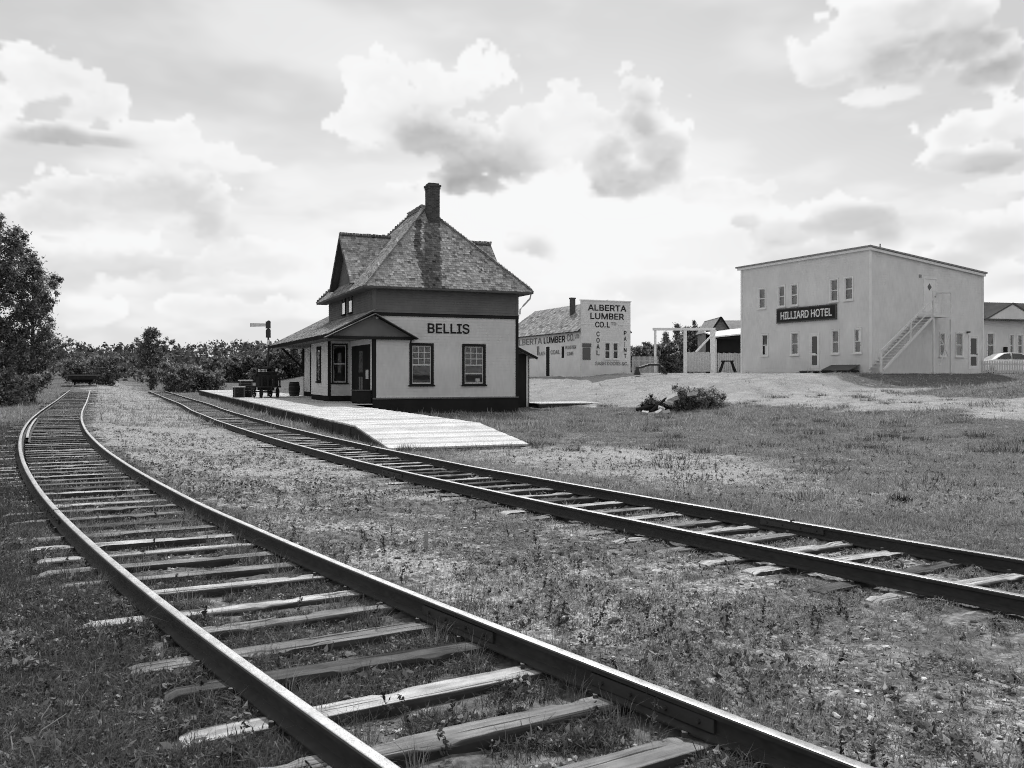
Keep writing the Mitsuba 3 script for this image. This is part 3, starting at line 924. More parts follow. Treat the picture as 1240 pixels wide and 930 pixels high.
# canopy along the track side and the roof of the low wing
CZ, CS = 3.74, .52
cz = lambda u: CZ + CS * (u + 2.2)
V1 = D + 8.2 + .5
cn = part(st, "canopy", cat([slab([(-2.2, .0, CZ), (.0, .0, cz(0)), (.0, D, cz(0)), (-2.2, D, CZ)], .07)]), "roof_board", STF)
wr = part(st, "wing_roof", cat([slab([(-2.2, D, CZ), (W / 2, D, cz(W / 2)), (W / 2, V1, cz(W / 2)), (-2.2, V1, CZ)], .07), slab([(W / 2, D, cz(W / 2)), (W + 2.2, D, CZ), (W + 2.2, V1, CZ), (W / 2, V1, cz(W / 2))], .07)]), "roof_board", STF)
ca_, sa2 = 1 / math.hypot(1, CS), CS / math.hypot(1, CS)
m_, c_ = shingles(rng, (-2.2, 0, CZ + .004), (0, -1, 0), (ca_, 0, sa2), Polygon([(-D, 0), (.02, 0), (.02, 2.2 / ca_ - .02), (-D, 2.2 / ca_ - .02)]), expo=.2, wid=.2)
part(cn, "shingles", m_, "shingle_mat", STF, color=c_, kind="stuff")
Lw = (W / 2 + 2.2) / ca_
m_, c_ = shingles(rng, (-2.2, 0, CZ + .004), (0, -1, 0), (ca_, 0, sa2), Polygon([(-V1, 0), (-D, 0), (-D, Lw), (-V1, Lw)]), expo=.2, wid=.2)
part(wr, "shingles", m_, "shingle_mat", STF, color=c_, kind="stuff")
part(cn, "fascia", B(-2.23, -2.2, -.1, V1, CZ - .2, CZ - .01), "trim_dark", STF)
part(cn, "soffit", B(-2.195, -.03, -.08, V1, CZ - .17, CZ - .14), "dark_paint", STF)
part(wr, "rake_board", cat([bar((-2.2, V1 + .02, CZ - .06), (W / 2, V1 + .02, cz(W / 2) - .06), .03, .16), bar((W / 2, V1 + .02, cz(W / 2) - .06), (W + 2.2, V1 + .02, CZ - .06), .03, .16)]), "trim_dark", STF)
siding_part(st, "wing_gable", "dark_paint", STF @ frame((W, D + 8.2, 0), (-1, 0), (0, -1)), 0, W, 4.4, cz(W / 2), top=lambda z, l, r: (max(0, (z - cz(0)) / CS), min(W, W - (z - cz(0)) / CS)), exposure=.12, lap=.025)
for v in (D + 8.1,):
    u0 = -1.14 if 4.9 < v < 9.9 else 0
    part(cn, "bracket", cat([bar((-.02, v, 2.15), (-1.75, v, CZ + .12), .13, .13), bar((.0, v, CZ + .05), (-2.15, v, CZ - .02), .12, .14), B(-.14, -.03, v - .07, v + .07, 1.9, 4.2)]), "trim_dark", STF)
# gable board at the near end of the canopy
ga = poly([(-2.2, -.14, 3.6), (1.95, -.14, 3.6), (0, -.14, 4.62), (-2.2, -.09, 3.6), (1.95, -.09, 3.6), (0, -.09, 4.62)], [[0, 1, 2], [5, 4, 3], [0, 3, 4, 1]])
gb = part(cn, "gable_board", ga, "dark_paint", STF, label="dark gable board at the near end of the canopy")
part(gb, "rake_board", cat([bar((-2.35, -.28, 3.54), (0.02, -.28, 4.69), .44, .06), bar((2.1, -.28, 3.54), (-.02, -.28, 4.69), .44, .06)]), "trim_dark", STF)
part(gb, "tie_beam", B(-2.2, 1.95, -.20, -.06, 3.5, 3.64), "trim_dark", STF)
part(gb, "shingles", cat([slab([(2.13, -.5, 3.57), (2.13, .0, 3.57), (0, .0, 4.73), (0, -.5, 4.73)], .03), slab([(-2.37, -.5, 3.57), (0, -.5, 4.73), (0, .0, 4.73), (-2.37, .0, 3.57)], .03)]), "roof_grey", STF)
part(gb, "bracket", cat([bar((1.85, -.1, 3.52), (1.85, -.02, 3.28), .06)]), "trim_dark", STF)
# rear annex on the right
an = part(st, "annex", cat([B(W + .02, 9.45, 3.0, 6.5, -.2, 2.95)]), "trim_dark", STF, label="small dark lean-to at the right rear of the station")
part(an, "corner_board", B(9.36, 9.475, 2.95, 2.998, -.1, 2.85), "sash", STF)
part(an, "corner_board", B(9.48, 9.53, 2.94, 3.06, -.2, 2.85), "trim_dark", STF)
part(an, "roof", cat([slab([(W, 2.6, 3.85), (9.85, 2.6, 2.78), (9.85, 6.8, 2.78), (W, 6.8, 3.85)][::1], .08)]), "roof_grey", STF)
part(an, "rake_board", bar((W + .05, 2.58, 3.77), (9.87, 2.58, 2.70), .03, .14), "trim_dark", STF)
part(an, "gable_wall", poly([(W + .02, 3.0, 2.95), (9.45, 3.0, 2.95), (W + .02, 3.0, 3.75)], [[0, 1, 2]]), "trim_mid", STF)
part(st, "downspout", tube([(W + .52, -.5, 5.95), (W + .5, -.42, 5.7), (W + .25, -.15, 5.35), (W + .1, -.06, 5.15), (W + .09, -.06, 4.9)], .045), "sash", STF)

# ------------------------------------------------------------------ things on the platform
def st_pt(u, v):
    return SA + SU * u + SV * v


def on_platform(u, v, rot=0):
    p = st_pt(u, v)
    c, s = math.cos(rot), math.sin(rot)
    return frame((p[0], p[1], ZP), SU * c + SV * s, -SU * s + SV * c)


def crate(m, sx, sy, sz, label, z=0):
    t = thing("wooden_crate", label, "crate", None)
    t_ = .025
    pl = []
    n = max(3, int(sz / .14))
    for i in range(n):
        a, b = z + sz * i / n + .006, z + sz * (i + 1) / n - .006
        pl += [B(-sx / 2, sx / 2, -sy / 2, -sy / 2 + t_, a, b), B(-sx / 2, sx / 2, sy / 2 - t_, sy / 2, a, b), B(-sx / 2, -sx / 2 + t_, -sy / 2 + t_, sy / 2 - t_, a, b), B(sx / 2 - t_, sx / 2, -sy / 2 + t_, sy / 2 - t_, a, b)]
    part(t, "sides", cat(pl), "trunk_dark", m)
    part(t, "lid", B(-sx / 2 - .03, sx / 2 + .03, -sy / 2 - .03, sy / 2 + .03, z + sz, z + sz + .07), "pale_luggage", m)
    part(t, "battens", cat([B(x - .04, x + .04, -sy / 2 - .02, -sy / 2 - .001, z, z + sz) for x in (-sx / 2 + .04, sx / 2 - .04)]), "trim_mid", m)
    return t


crate(on_platform(-4.55, 15.4), .66, .6, .62, "low wooden crate with pale lid, nearest the platform edge, left of the baggage cart")
crate(on_platform(-4.05, 16.3), .78, .6, 1.0, "taller dark crate with pale lid, standing behind the low crate")
# baggage cart with luggage
m = on_platform(-3.1, 14.2, .15)
bc = thing("baggage_cart", "dark four-wheeled baggage cart standing on the platform under its load", "cart")
part(bc, "deck", cat([B(-.62, .62, -1.1, 1.1, .62, .72)] + [B(x - .04, x + .04, -1.1, -1.03, .72, 1.35) for x in (-.55, -.18, .18, .55)] + [B(-.6, .6, -1.1, -1.05, 1.3, 1.37)]), "trunk_dark", m)
for x in (-.5, .5):
    for y in (-.75, .7):
        r = .36 if y > 0 else .31
        wm = trimesh.creation.annulus(r - .05, r, .06, sections=24)
        wm.apply_transform(trimesh.transformations.rotation_matrix(math.pi / 2, (0, 1, 0)))
        wm.apply_translation((x, y, r))
        sp = [bar((x, y, r), (x, y + math.cos(a) * (r - .03), r + math.sin(a) * (r - .03)), .035) for a in np.arange(0, 6.2, math.pi / 4)]
        sp.append(cat([B(x - .06, x + .06, y - .05, y + .05, r - .05, r + .05)]))
        part(bc, "wheel", cat([wm] + sp), "trunk_dark", m)
part(bc, "axle", cat([B(-.5, .5, -.78, -.72, .28, .34), B(-.5, .5, .67, .73, .33, .39), B(-.3, .3, -.8, .75, .45, .61)]), "trunk_dark", m)
part(bc, "handle", tube([(0, -1.05, .45), (0, -1.35, .75), (0, -1.4, 1.1)], .025), "iron_dark", m)


def trunk(m, sx, sy, sz, z, mat, label, name="travel_trunk", cat_="trunk"):
    t = thing(name, label, cat_)
    bx = trimesh.creation.box(extents=(sx, sy, sz))
    bx.apply_translation((0, 0, z + sz / 2))
    part(t, "body", bx, mat, m)
    part(t, "straps", cat([B(-sx / 2 - .008, sx / 2 + .008, -sy / 2 - .01, sy / 2 + .01, z + sz * .62, z + sz * .67)] + [B(x - .03, x + .03, -sy / 2 - .012, sy / 2 + .012, z, z + sz + .01) for x in (-sx * .28, sx * .28)]), "trim_dark", m)
    part(t, "grip", tube([(-.09, -sy / 2, z + sz * .5), (-.07, -sy / 2 - .05, z + sz * .52), (.07, -sy / 2 - .05, z + sz * .52), (.09, -sy / 2, z + sz * .5)], .012, 6), "trim_dark", m)
    return t


trunk(m @ tr(-.02, -.35, 0), 1.16, .8, .56, .725, "trunk_dark", "large dark trunk at the bottom of the baggage cart's load")
trunk(m @ tr(.05, -.25, 0), .95, .6, .26, 1.30, "trunk_dark", "flat dark trunk lying on the large trunk")
trunk(m @ tr(-.32, -.40, 0), .46, .25, .17, 1.57, "pale_luggage", "pale suitcase lying on the left of the baggage cart's load", "suitcase", "suitcase")
trunk(m @ tr(.22, -.40, 0) @ trimesh.transformations.rotation_matrix(.3, (0, 1, 0)), .44, .25, .17, 1.62, "pale_luggage", "pale suitcase leaning on the right of the baggage cart's load", "suitcase", "suitcase")
sack = trimesh.creation.icosphere(3, .26)
sack.apply_scale((1.15, .9, .55))
sack.vertices += (meshkit.fbm(sack.vertices * 5 + 3, 3, 2)[:, None] - .5) * .1
sack.apply_transform(m @ tr(.1, .1, 1.78))
single("sack", sack, "trunk_dark", "dark sack slumped on top of the baggage cart's load", "sack", smooth=True)
# barrel by the wall
br = thing("barrel", "dark wooden barrel on the platform near the low wing of the station", "barrel")
zz = np.linspace(0, .92, 13)
prof = np.c_[.30 + .07 * np.sin(np.pi * zz / .92), zz]
prof = np.vstack([[0, 0], prof, [.30, .92], [.27, .92], [.27, .88], [0, .88]])
part(br, "staves", trimesh.creation.revolve(prof, sections=28), "trunk_dark", on_platform(-.75, 18.0), smooth=30)
part(br, "hoops", cat([trimesh.creation.annulus(.30 + .07 * math.sin(math.pi * z / .92) - .005, .312 + .07 * math.sin(math.pi * z / .92), .05, sections=28, transform=tr(0, 0, z)) for z in (.08, .3, .62, .84)]), "iron_dark", on_platform(-.75, 18.0))
# storage box by the door
bxm = on_platform(-.4, .75)
sb = thing("storage_box", "dark wooden storage box against the station wall beside the door", "box")
part(sb, "body", cat([B(-.34, .34, -.6, .6, .06, .62), B(-.32, .32, -.58, -.5, 0, .06), B(-.32, .32, .5, .58, 0, .06)]), "trim_dark", bxm)
part(sb, "lid", B(-.37, .37, -.64, .64, .622, .66), "trim_mid", bxm)
# train order signal
sp_ = st_pt(-2.5, 17.5)
sm_ = frame((sp_[0], sp_[1], ZP - .25), (1, 0), (0, 1))
sg_ = thing("semaphore_signal", "slender dark semaphore signal mast with one pale arm pointing left", "signal")
part(sg_, "mast", tube([(0, 0, 0), (0, 0, 3.0), (0, 0, 5.05)], [.07, .06, .05]), "iron_dark", sm_)
part(sg_, "base", B(-.2, .2, -.2, .2, 0, .12), "iron_dark", sm_)
arm = poly([(-1.15, -.10, 4.75), (-.12, -.10, 4.78), (-.12, -.10, 4.98), (-1.15, -.10, 5.0), (-1.15, -.07, 4.75), (-.12, -.07, 4.78), (-.12, -.07, 4.98), (-1.15, -.07, 5.0)], [[0, 1, 2, 3], [7, 6, 5, 4], [0, 4, 5, 1], [3, 2, 6, 7], [0, 3, 7, 4], [1, 5, 6, 2]])
part(sg_, "arm", arm, "pale_luggage", sm_)
part(sg_, "spectacle", cat([B(-.13, .18, -.12, -.06, 4.66, 5.1), cyl(.12, .04, (0, 0, 0), 16).apply_transform(tr(.06, -.1, 5.05) @ trimesh.transformations.rotation_matrix(math.pi / 2, (1, 0, 0)))]), "iron_dark", sm_)
part(sg_, "lamp_case", cat([B(-.12, .14, -.12, .12, 4.05, 4.55), cyl(.13, .08, (.01, 0, 4.6), 12)]), "iron_dark", sm_)
part(sg_, "band", cyl(.075, .32, (0, 0, 3.75), 10), "white_trim", sm_)

# ------------------------------------------------------------------ hotel
HC, HX, HY = np.array([22.63, 56.0]), np.array([.901, .434]), np.array([-.434, .901])
HF = frame((HC[0], HC[1], 0), HX, HY)
hL = HF @ frame((0, 0, 0), (0, -1), (1, 0))        # left wall seen from the tracks: local s = -t
hR = HF                                            # right wall: plane y = 0, s = t
LT, RT = 12.2, 10.6
HZ0 = 1.9
htop = lambda x: 9.86 - (9.86 - 8.68) * x / RT
ho = thing("hotel", "big two storey white clapboard hotel with a flat roofline, outside stair and dark name board", "building")
ups = [(9.61, 10.26), (7.62, 8.20), (6.37, 6.97), (2.70, 3.30), (1.45, 2.07)]
lows = [(9.34, 9.94), (6.30, 6.94), (2.61, 3.17), (.76, 1.28)]
dH = (4.41, 5.10, 2.25, 4.54)
holes = [(-b - .1, -a + .1, 6.6, 8.2) for a, b in ups] + [(-b - .1, -a + .1, 3.15, 4.82) for a, b in lows] + [(-dH[1] - .1, -dH[0] + .1, dH[2], dH[3] + .1)]
siding_part(ho, "front_wall", "white_boards", hL, -LT, 0, HZ0 - .1, 9.86, holes, exposure=.16, lap=.012)
rw = [(6.34, 6.79, 3.05, 4.56), (7.89, 8.55, 3.05, 4.59)]
rd = [(9.25, 10.05, 2.2, 4.40), (4.86, 5.96, 5.95, 8.1)]
rholes = [(a - .08, b + .08, c - .06, d + .08) for a, b, c, d in rw] + [(a - .08, b + .08, c, d + .08) for a, b, c, d in rd]
siding_part(ho, "side_wall", "white_boards", hR, 0, RT, HZ0 - .6, 8.66, rholes, exposure=.16, lap=.012)
siding_part(ho, "side_wall", "white_boards", hR, 0, RT, 8.66, 9.86, top=lambda z, l, r: (0, max(0, min(RT, (9.86 - z) / (9.86 - 8.68) * RT))), exposure=.16, lap=.012)
hb = HF @ frame((RT, LT, 0), (-1, 0), (0, -1))
part(ho, "rear_wall", cat([slab([(0, LT, 1.3), (RT, LT, 1.3), (RT, LT, 8.68), (0, LT, 9.86)], .1), B(RT - .1, RT, .02, LT - .12, 1.3, 8.6)]), "white_boards", HF)
part(ho, "corner_board", B(-.05, .09, -.05, .05, HZ0 - .1, 9.8), "white_trim", HF)
part(ho, "corner_board", B(-.05, .05, LT - .1, LT + .03, HZ0 - .1, 9.8), "white_trim", HF)
part(ho, "corner_board", B(RT - .1, RT + .04, -.05, .04, HZ0 - .4, 8.6), "white_trim", HF)
part(ho, "roof", slab([(-.22, -.22, 9.98), (RT + .2, -.22, 8.80), (RT + .2, LT + .45, 8.80), (-.22, LT + .45, 9.98)], .10), "roof_grey", HF)
part(ho, "cornice", cat([B(-.16, -.02, -.16, LT + .3, 9.70, 9.865), bar((-.1, -.1, 9.76), (RT + .1, -.1, 8.6), .12, .16)]), "white_trim", HF)
part(ho, "roof_vent", cyl(.04, .75, (2.2, 1.2, 10.0), 8), "iron_dark", HF)
part(ho, "roof_vent", cat([cyl(.06, .4, (5.7, 2.0, 9.55), 8), cyl(.1, .1, (5.7, 2.0, 9.75), 8)]), "iron_dark", HF)
part(ho, "floor", cat([B(.1, RT - .2, .1, LT - .2, 5.5, 5.6), B(1.6, 1.7, .1, LT - .2, 2, 9.4), B(.1, RT - .2, 1.5, 1.55, 2, 8.5)]), "interior", HF)
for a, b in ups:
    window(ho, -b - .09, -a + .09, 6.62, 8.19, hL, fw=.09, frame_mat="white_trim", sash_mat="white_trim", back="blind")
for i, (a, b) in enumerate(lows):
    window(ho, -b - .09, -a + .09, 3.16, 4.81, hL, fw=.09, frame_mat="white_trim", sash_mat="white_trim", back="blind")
part(ho, "curtain", cat([B(-1.0, -.78, .06, .075, 4.0, 4.7), B(-9.7, -9.38, .06, .075, 3.3, 3.9)]), "white_trim", hL)
for a, b, c, d in rw:
    window(ho, a - .07, b + .07, c - .05, d + .07, hR, fw=.07, frame_mat="white_trim", sash_mat="white_trim", back="interior" if a < 7 else "blind")


def hotel_door(m, a, b, c, d, glass, name_lab=None, dia=False):
    k = part(ho, "door", cat([B(a, b, .0, .05, c, d)] if not glass else [B(a, a + .1, -.02, .05, c, d), B(b - .1, b, -.02, .05, c, d), B(a + .1, b - .1, -.02, .05, c, c + .22), B(a + .1, b - .1, -.02, .05, d - .12, d), B(a + .1, b - .1, -.02, .05, c + (d - c) * .38, c + (d - c) * .45)]), "white_trim", m, label=name_lab)
    part(k, "frame", cat([B(a - .1, a - .002, -.04, .04, c, d + .1), B(b + .002, b + .1, -.04, .04, c, d + .1), B(a - .002, b + .002, -.04, .04, d + .002, d + .1)]), "white_trim", m)
    if glass:
        part(k, "pane", B(a + .1, b - .1, .015, .03, c + .22, d - .12), "blind", m)
    if dia:
        cx, cz_ = (a + b) / 2 - .06, 7.58
        r = .2
        part(k, "pane", poly([(cx - r, -.012, cz_), (cx, -.012, cz_ - r * 1.2), (cx + r, -.012, cz_), (cx, -.012, cz_ + r * 1.2)], [[0, 1, 2, 3]]), "car_glass", m, label="small diamond shaped pane")
    part(k, "knob", trimesh.creation.icosphere(1, .04).apply_transform(tr(b - .12, -.05, c + 1.0)), "iron_dark", m)


hotel_door(hL, -dH[1], -dH[0], dH[2], dH[3], True, "front door with a screen")
hotel_door(hR, *rd[0], True)
hotel_door(hR, *rd[1], False, "upper door with a diamond pane at the head of the stair", True)
part(ho, "vent", B(4.36, 4.57, -.05, -.015, 8.17, 8.35), "roof_grey", hR)
part(ho, "wall_lamp", cat([B(8.92, 9.1, -.2, -.02, 4.64, 4.74)]), "iron_dark", hR)
# name board
sgn = part(ho, "name_board", B(-8.25, -2.8, -.10, -.03, 5.55, 6.42), "sign_black", hL, label="long dark name board with pale letters")
part(sgn, "lettering", text("HILLIARD HOTEL", .50, hL @ tr(-7.9, -.105, 5.74), width=4.8, depth=.008), "white_trim")
part(sgn, "moulding", cat([B(-8.32, -2.73, -.13, -.03, 6.42, 6.5), B(-8.32, -2.73, -.13, -.03, 5.47, 5.55), B(-8.32, -8.25, -.12, -.03, 5.55, 6.42), B(-2.8, -2.73, -.12, -.03, 5.55, 6.42)]), "trim_mid", hL)
# outside stair along the right wall
hS = hR @ tr(-1.27, 0, 0)
stp = []
S0, S1_ = (1.15, 2.1), (5.55, 5.55)
n = 17
for i in range(n):
    x = S0[0] + (S1_[0] - S0[0]) * (i + .5) / n
    z = S0[1] + (S1_[1] - S0[1]) * (i + 1) / n
    stp.append(B(x - .11, x + .11, -1.1, -.06, z - .03, z))
sr = part(ho, "stair", cat([bar((S0[0], -1.12, S0[1]), (S1_[0], -1.12, S1_[1] - .05), .05, .15), bar((S0[0], -.05, S0[1]), (S1_[0], -.05, S1_[1] - .05), .05, .15)]), "stair_paint", hS)
part(sr, "treads", cat(stp), "stair_paint", hS)
part(sr, "handrail", cat([bar((.95, -1.12, 3.3), (5.6, -1.12, 6.65), .06, .1), bar((.95, -1.12, 2.75), (5.6, -1.12, 6.1), .04, .06), B(.9, 1.0, -1.17, -1.07, 2.0, 3.36), B(3.5, 3.58, -1.16, -1.08, 3.9, 5.15), B(5.55, 5.65, -1.17, -1.07, 5.3, 7.2)]), "stair_paint", hS)
part(sr, "landing", cat([B(5.5, 7.35, -1.2, -.05, 5.55, 5.66), B(5.5, 7.35, -1.22, -1.17, 5.52, 5.66)]), "stair_paint", hS)
part(sr, "railing", cat([B(5.65, 7.3, -1.17, -1.1, 7.12, 7.2), B(7.22, 7.3, -1.17, -1.09, 5.66, 7.2), B(7.22, 7.3, -1.1, -.05, 7.12, 7.2), B(5.65, 7.25, -1.15, -1.11, 6.4, 6.46), B(6.4, 6.46, -1.15, -1.1, 5.66, 7.12)]), "stair_paint", hS)
part(sr, "post", B(5.55, 5.67, -1.18, -1.07, 1.5, 5.4), "stair_paint", hS)
part(sr, "post", B(7.18, 7.3, -1.18, -1.07, 1.5, 5.4), "stair_paint", hS)
part(sr, "brace", cat([bar((6.2, -1.13, 2.4), (7.2, -1.13, 4.6), .06), bar((6.2, -1.13, 4.3), (7.0, -1.13, 3.0), .05)]), "stair_paint", hS)
# front steps and bench at the wall
fs = thing("doorstep", "low dark wooden step below the hotel's front door", "step")
part(fs, "tread", cat([B(-5.6, -4.2, -.6, -.06, 2.02, 2.08), B(-5.6, -4.2, -.9, -.55, 1.9, 1.96)]), "trim_mid", hL)
part(fs, "riser", B(-5.55, -4.25, -.55, -.1, 1.7, 2.018), "trim_dark", hL)
bn = thing("cellar_hatch", "low dark boarded hatch against the hotel's front wall near the corner", "hatch")
part(bn, "lid", cat([slab([(-3.2 + i * .22, -1.0, 2.12), (-3.2 + i * .22 + .21, -1.0, 2.12), (-3.2 + i * .22 + .21, -.06, 2.46), (-3.2 + i * .22, -.06, 2.46)], .04) for i in range(11)]), "trim_mid", hL)
part(bn, "frame", cat([B(-3.2, -.8, -1.0, -.9, 1.6, 2.06), B(-3.2, -3.12, -.88, -.1, 1.6, 2.1), B(-.88, -.8, -.88, -.1, 1.6, 2.1)]), "trim_dark", hL)

# ------------------------------------------------------------------ lumber company building
LC, LX, LY = np.array([5.54, 70.0]), np.array([.919, .394]), np.array([-.394, .919])
LF = frame((LC[0], LC[1], 0), LX, LY)
lL = LF @ frame((0, 0, 0), (0, -1), (1, 0))
lb = thing("lumber_store", "white wooden lumber store with tall square false front and painted lettering", "building")
lw = [(2.0, 2.55, 3.05, 4.42), (2.75, 3.30, 3.05, 4.42)]
siding_part(lb, "false_front", "white_boards", LF, -.1, 4.4, 1.35, 7.68, lw, exposure=.16, lap=.012)
part(lb, "false_front_back", cat([B(-.1, 4.4, .05, .12, 5.3, 7.66), B(-.1, .02, .001, .05, 1.4, 7.67), B(4.28, 4.4, .001, .05, 1.4, 7.67)]), "grey_boards", LF)
part(lb, "coping", B(-.16, 4.46, -.07, .16, 7.68, 7.76), "white_trim", LF)
part(lb, "trim_board", B(-.1, 1.0, -.04, -.016, 5.80, 5.87), "white_trim", LF)
part(lb, "trim_board", B(3.25, 4.4, -.04, -.016, 5.80, 5.87), "white_trim", LF)
siding_part(lb, "side_wall", "white_boards", lL, -16.4, -.05, 1.3, 5.4, [(-6.62, -5.94, 1.7, 4.2), (-8.5, -8.0, 3.5, 4.3), (-3.62, -3.18, 3.2, 4.15)], exposure=.16, lap=.012)
part(lb, "right_wall", cat([B(4.25, 4.34, .12, 16.4, 1.3, 5.35), B(0, 4.3, 16.3, 16.4, 1.3, 5.35)]), "white_boards", LF)
part(lb, "room_wall", B(.8, .85, .2, 16, 1.4, 5.3), "interior", LF)
for w in lw:
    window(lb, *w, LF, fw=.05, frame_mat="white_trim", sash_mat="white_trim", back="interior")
ld = part(lb, "door", cat([B(-6.6, -5.96, .03, .06, 1.7, 4.18)]), "trim_dark", lL, label="tall narrow dark door in the side wall")
part(lb, "window", B(-8.48, -8.02, .02, .05, 3.5, 4.28), "roof_grey", lL)
part(lb, "window", B(-3.6, -3.2, .02, .05, 3.2, 4.13), "trim_dark", lL)
sh = part(lb, "shutter", cat([B(.03, .72, -.05, -.018, 3.0, 3.95), B(.0, .78, -.06, -.018, 4.0, 4.3)]), "blind", LF, label="grey shutter on the left of the false front")
rr0, rr1 = (2.15, .15, 7.55), (2.15, 14.2, 7.55)
lr = part(lb, "roof", cat([slab([(-.35, .15, 5.25), (2.15, .15, 7.55), (2.15, 14.2, 7.55), (-.35, 16.7, 5.25)][::-1], .09), slab([(4.65, .15, 5.25), (4.65, 16.7, 5.25), (2.15, 14.2, 7.55), (2.15, .15, 7.55)][::-1], .09), slab([(-.35, 16.7, 5.25), (2.15, 14.2, 7.55), (4.65, 16.7, 5.25)], .09)]), "roof_board", LF)
cl_, sl_ = 2.5 / math.hypot(2.5, 2.3), 2.3 / math.hypot(2.5, 2.3)
m_, c_ = shingles(rng, (-.35, 0, 5.27), (0, -1, 0), (cl_, 0, sl_), Polygon([(-16.7, 0), (-.15, 0), (-.15, 2.5 / cl_), (-14.2, 2.5 / cl_)]), expo=.24, wid=.26, thick=.018, base=.25, spread=.12)
part(lr, "shingles", m_, "shingle_mat", LF, color=c_, kind="stuff")
lch = part(lb, "chimney", B(1.28, 1.64, 4.35, 4.7, 6.4, 8.2), "brick", LF)
part(lch, "cap", B(1.24, 1.68, 4.31, 4.74, 8.2, 8.3), "brick", LF)
P = lambda x, z: LF @ tr(x, -.022, z)
for tx, x, z, h, w, mt in (("ALBERTA", .5, 6.92, .46, 3.5, "sign_black"), ("LUMBER", .72, 6.25, .46, 3.05, "sign_black"), ("CO.", 1.15, 5.60, .42, .95, "sign_black"), ("L", 2.22, 5.60, .42, .27, "sign_black"), ("TD", 2.58, 5.78, .24, .5, "faded_paint"), ("SASH DOORS &C.", 1.15, 2.58, .27, 3.0, "faded_paint")):
    part(lb, "lettering", text(tx, h, P(x, z), width=w), mt)
for i, c in enumerate("COAL"):
    part(lb, "lettering", text(c, .36, P(1.27, 4.88 - i * .5), width=.28), "sign_black")
for i, c in enumerate("PAINT"):
    part(lb, "lettering", text(c, .32, P(3.78, 5.02 - i * .46), width=.24 if c != "I" else .07), "sign_black")
Q = lambda s, z: lL @ tr(s, -.022, z)
for tx, s, z, h, w, mt in (("ALBERTA", -13.4, 4.5, .52, 6.0, "faded_paint"), ("LUMBER", -7.05, 4.5, .52, 4.1, "sign_black"), ("CO.", -2.65, 4.55, .55, 1.35, "faded_paint"), ("LTD", -1.2, 4.72, .3, .7, "faded_paint"),
                           ("COAL", -5.7, 3.55, .33, 1.75, "faded_paint"), ("PLASTER", -2.9, 3.9, .26, 1.9, "faded_paint"), ("LIME", -2.6, 3.4, .26, 1.1, "faded_paint"), ("LATH", -7.9, 3.5, .3, 1.1, "faded_paint")):
    part(lb, "lettering", text(tx, h, Q(s, z), width=w), mt)

# ------------------------------------------------------------------ gate, fences, sheds behind
def wpt(px, Y):
    return (px - 620) / F * Y


GY = 74.0
gx0, gx1, gx2 = 11.95, 14.45, 16.75
gt = thing("yard_gate", "white timber gateway with tall posts, crossbeam and a boarded gate leaf", "gate")
gzz = float(gz([[14, GY]], False)[0])
part(gt, "post", B(gx0 - .09, gx0 + .09, GY - .09, GY + .09, gzz - .3, 5.5), "white_trim")
part(gt, "post", B(gx1 - .13, gx1 + .13, GY - .1, GY + .1, gzz - .3, 5.5), "white_trim")
part(gt, "post", B(gx2 - .2, gx2 + .2, GY - .12, GY + .12, gzz - .3, 5.5), "white_trim")
part(gt, "crossbeam", B(gx0 - .2, gx2 + .2, GY - .11, GY + .11, 5.51, 5.72), "white_trim")
for i in range(15):
    part(gt, "board", B(gx1 + .14 + i * .132, gx1 + .14 + i * .132 + .125, GY - .03, GY + .0, gzz + .15, 3.7 + .03 * math.sin(i * 2.1)), "grey_boards")
part(gt, "rail", cat([B(gx1 + .1, gx2 - .2, GY + .002, GY + .06, 2.2, 2.33), B(gx1 + .1, gx2 - .2, GY + .002, GY + .06, 3.3, 3.43)]), "grey_boards")
part(gt, "brace", cat([bar((15.3, GY - .2, 3.7), (17.0, GY - .2, 5.5), .14)]), "white_trim")
# picket fence left of the gate
pk = thing("picket_fence", "weathered pale picket fence between the lumber store and the gateway", "fence")
for i in range(22):
    x = 9.75 + i * .098
    part(pk, "picket", poly([(x, 72.0, 1.5), (x + .06, 72.0, 1.5), (x + .06, 72.0, 3.25), (x + .03, 72.0, 3.35), (x, 72.0, 3.25), (x, 72.03, 1.5), (x + .06, 72.03, 1.5), (x + .06, 72.03, 3.25), (x + .03, 72.03, 3.35), (x, 72.03, 3.25)], [[0, 1, 2, 3, 4], [9, 8, 7, 6, 5], [0, 4, 9, 5], [1, 6, 7, 2]]), "grey_boards")
part(pk, "rail", cat([B(9.72, 11.9, 72.035, 72.09, 1.9, 2.0), B(9.72, 11.9, 72.035, 72.09, 2.9, 3.0)]), "grey_boards")
# dark open shed with pale roof, next to the hotel
SY = 77.0
sd = thing("open_shed", "open sided shed with a pale metal roof and low picket front left of the hotel", "shed")
x0, x1 = wpt(866, SY), wpt(899, SY) + .6
part(sd, "roof", slab([(x0 - .1, SY - .5, 5.15), (x1 + 3, SY - .5, 5.75), (x1 + 3, SY + 4, 6.3), (x0 - .1, SY + 4, 5.75)], .12), "metal_roof")
part(sd, "fascia", B(x0 - .05, x1 + 3, SY - .3, SY - .25, 4.9, 5.12), "trim_dark")
part(sd, "back_wall", cat([B(x0, x1 + 3, SY + 3.6, SY + 3.7, 1.5, 5.9), B(x0, x0 + .08, SY, SY + 3.6, 1.5, 5.2)]), "trim_dark")
part(sd, "front_wall", B(x0 + .05, x1 + 3, SY + .3, SY + .36, 3.75, 5.05), "trim_dark", label="dark sheet standing for the shade inside the open front")  # dark sheet in place of the shaded interior seen through the open front
part(sd, "post", cat([B(x0, x0 + .14, SY - .1, SY + .04, 1.5, 5.05)]), "grey_boards")
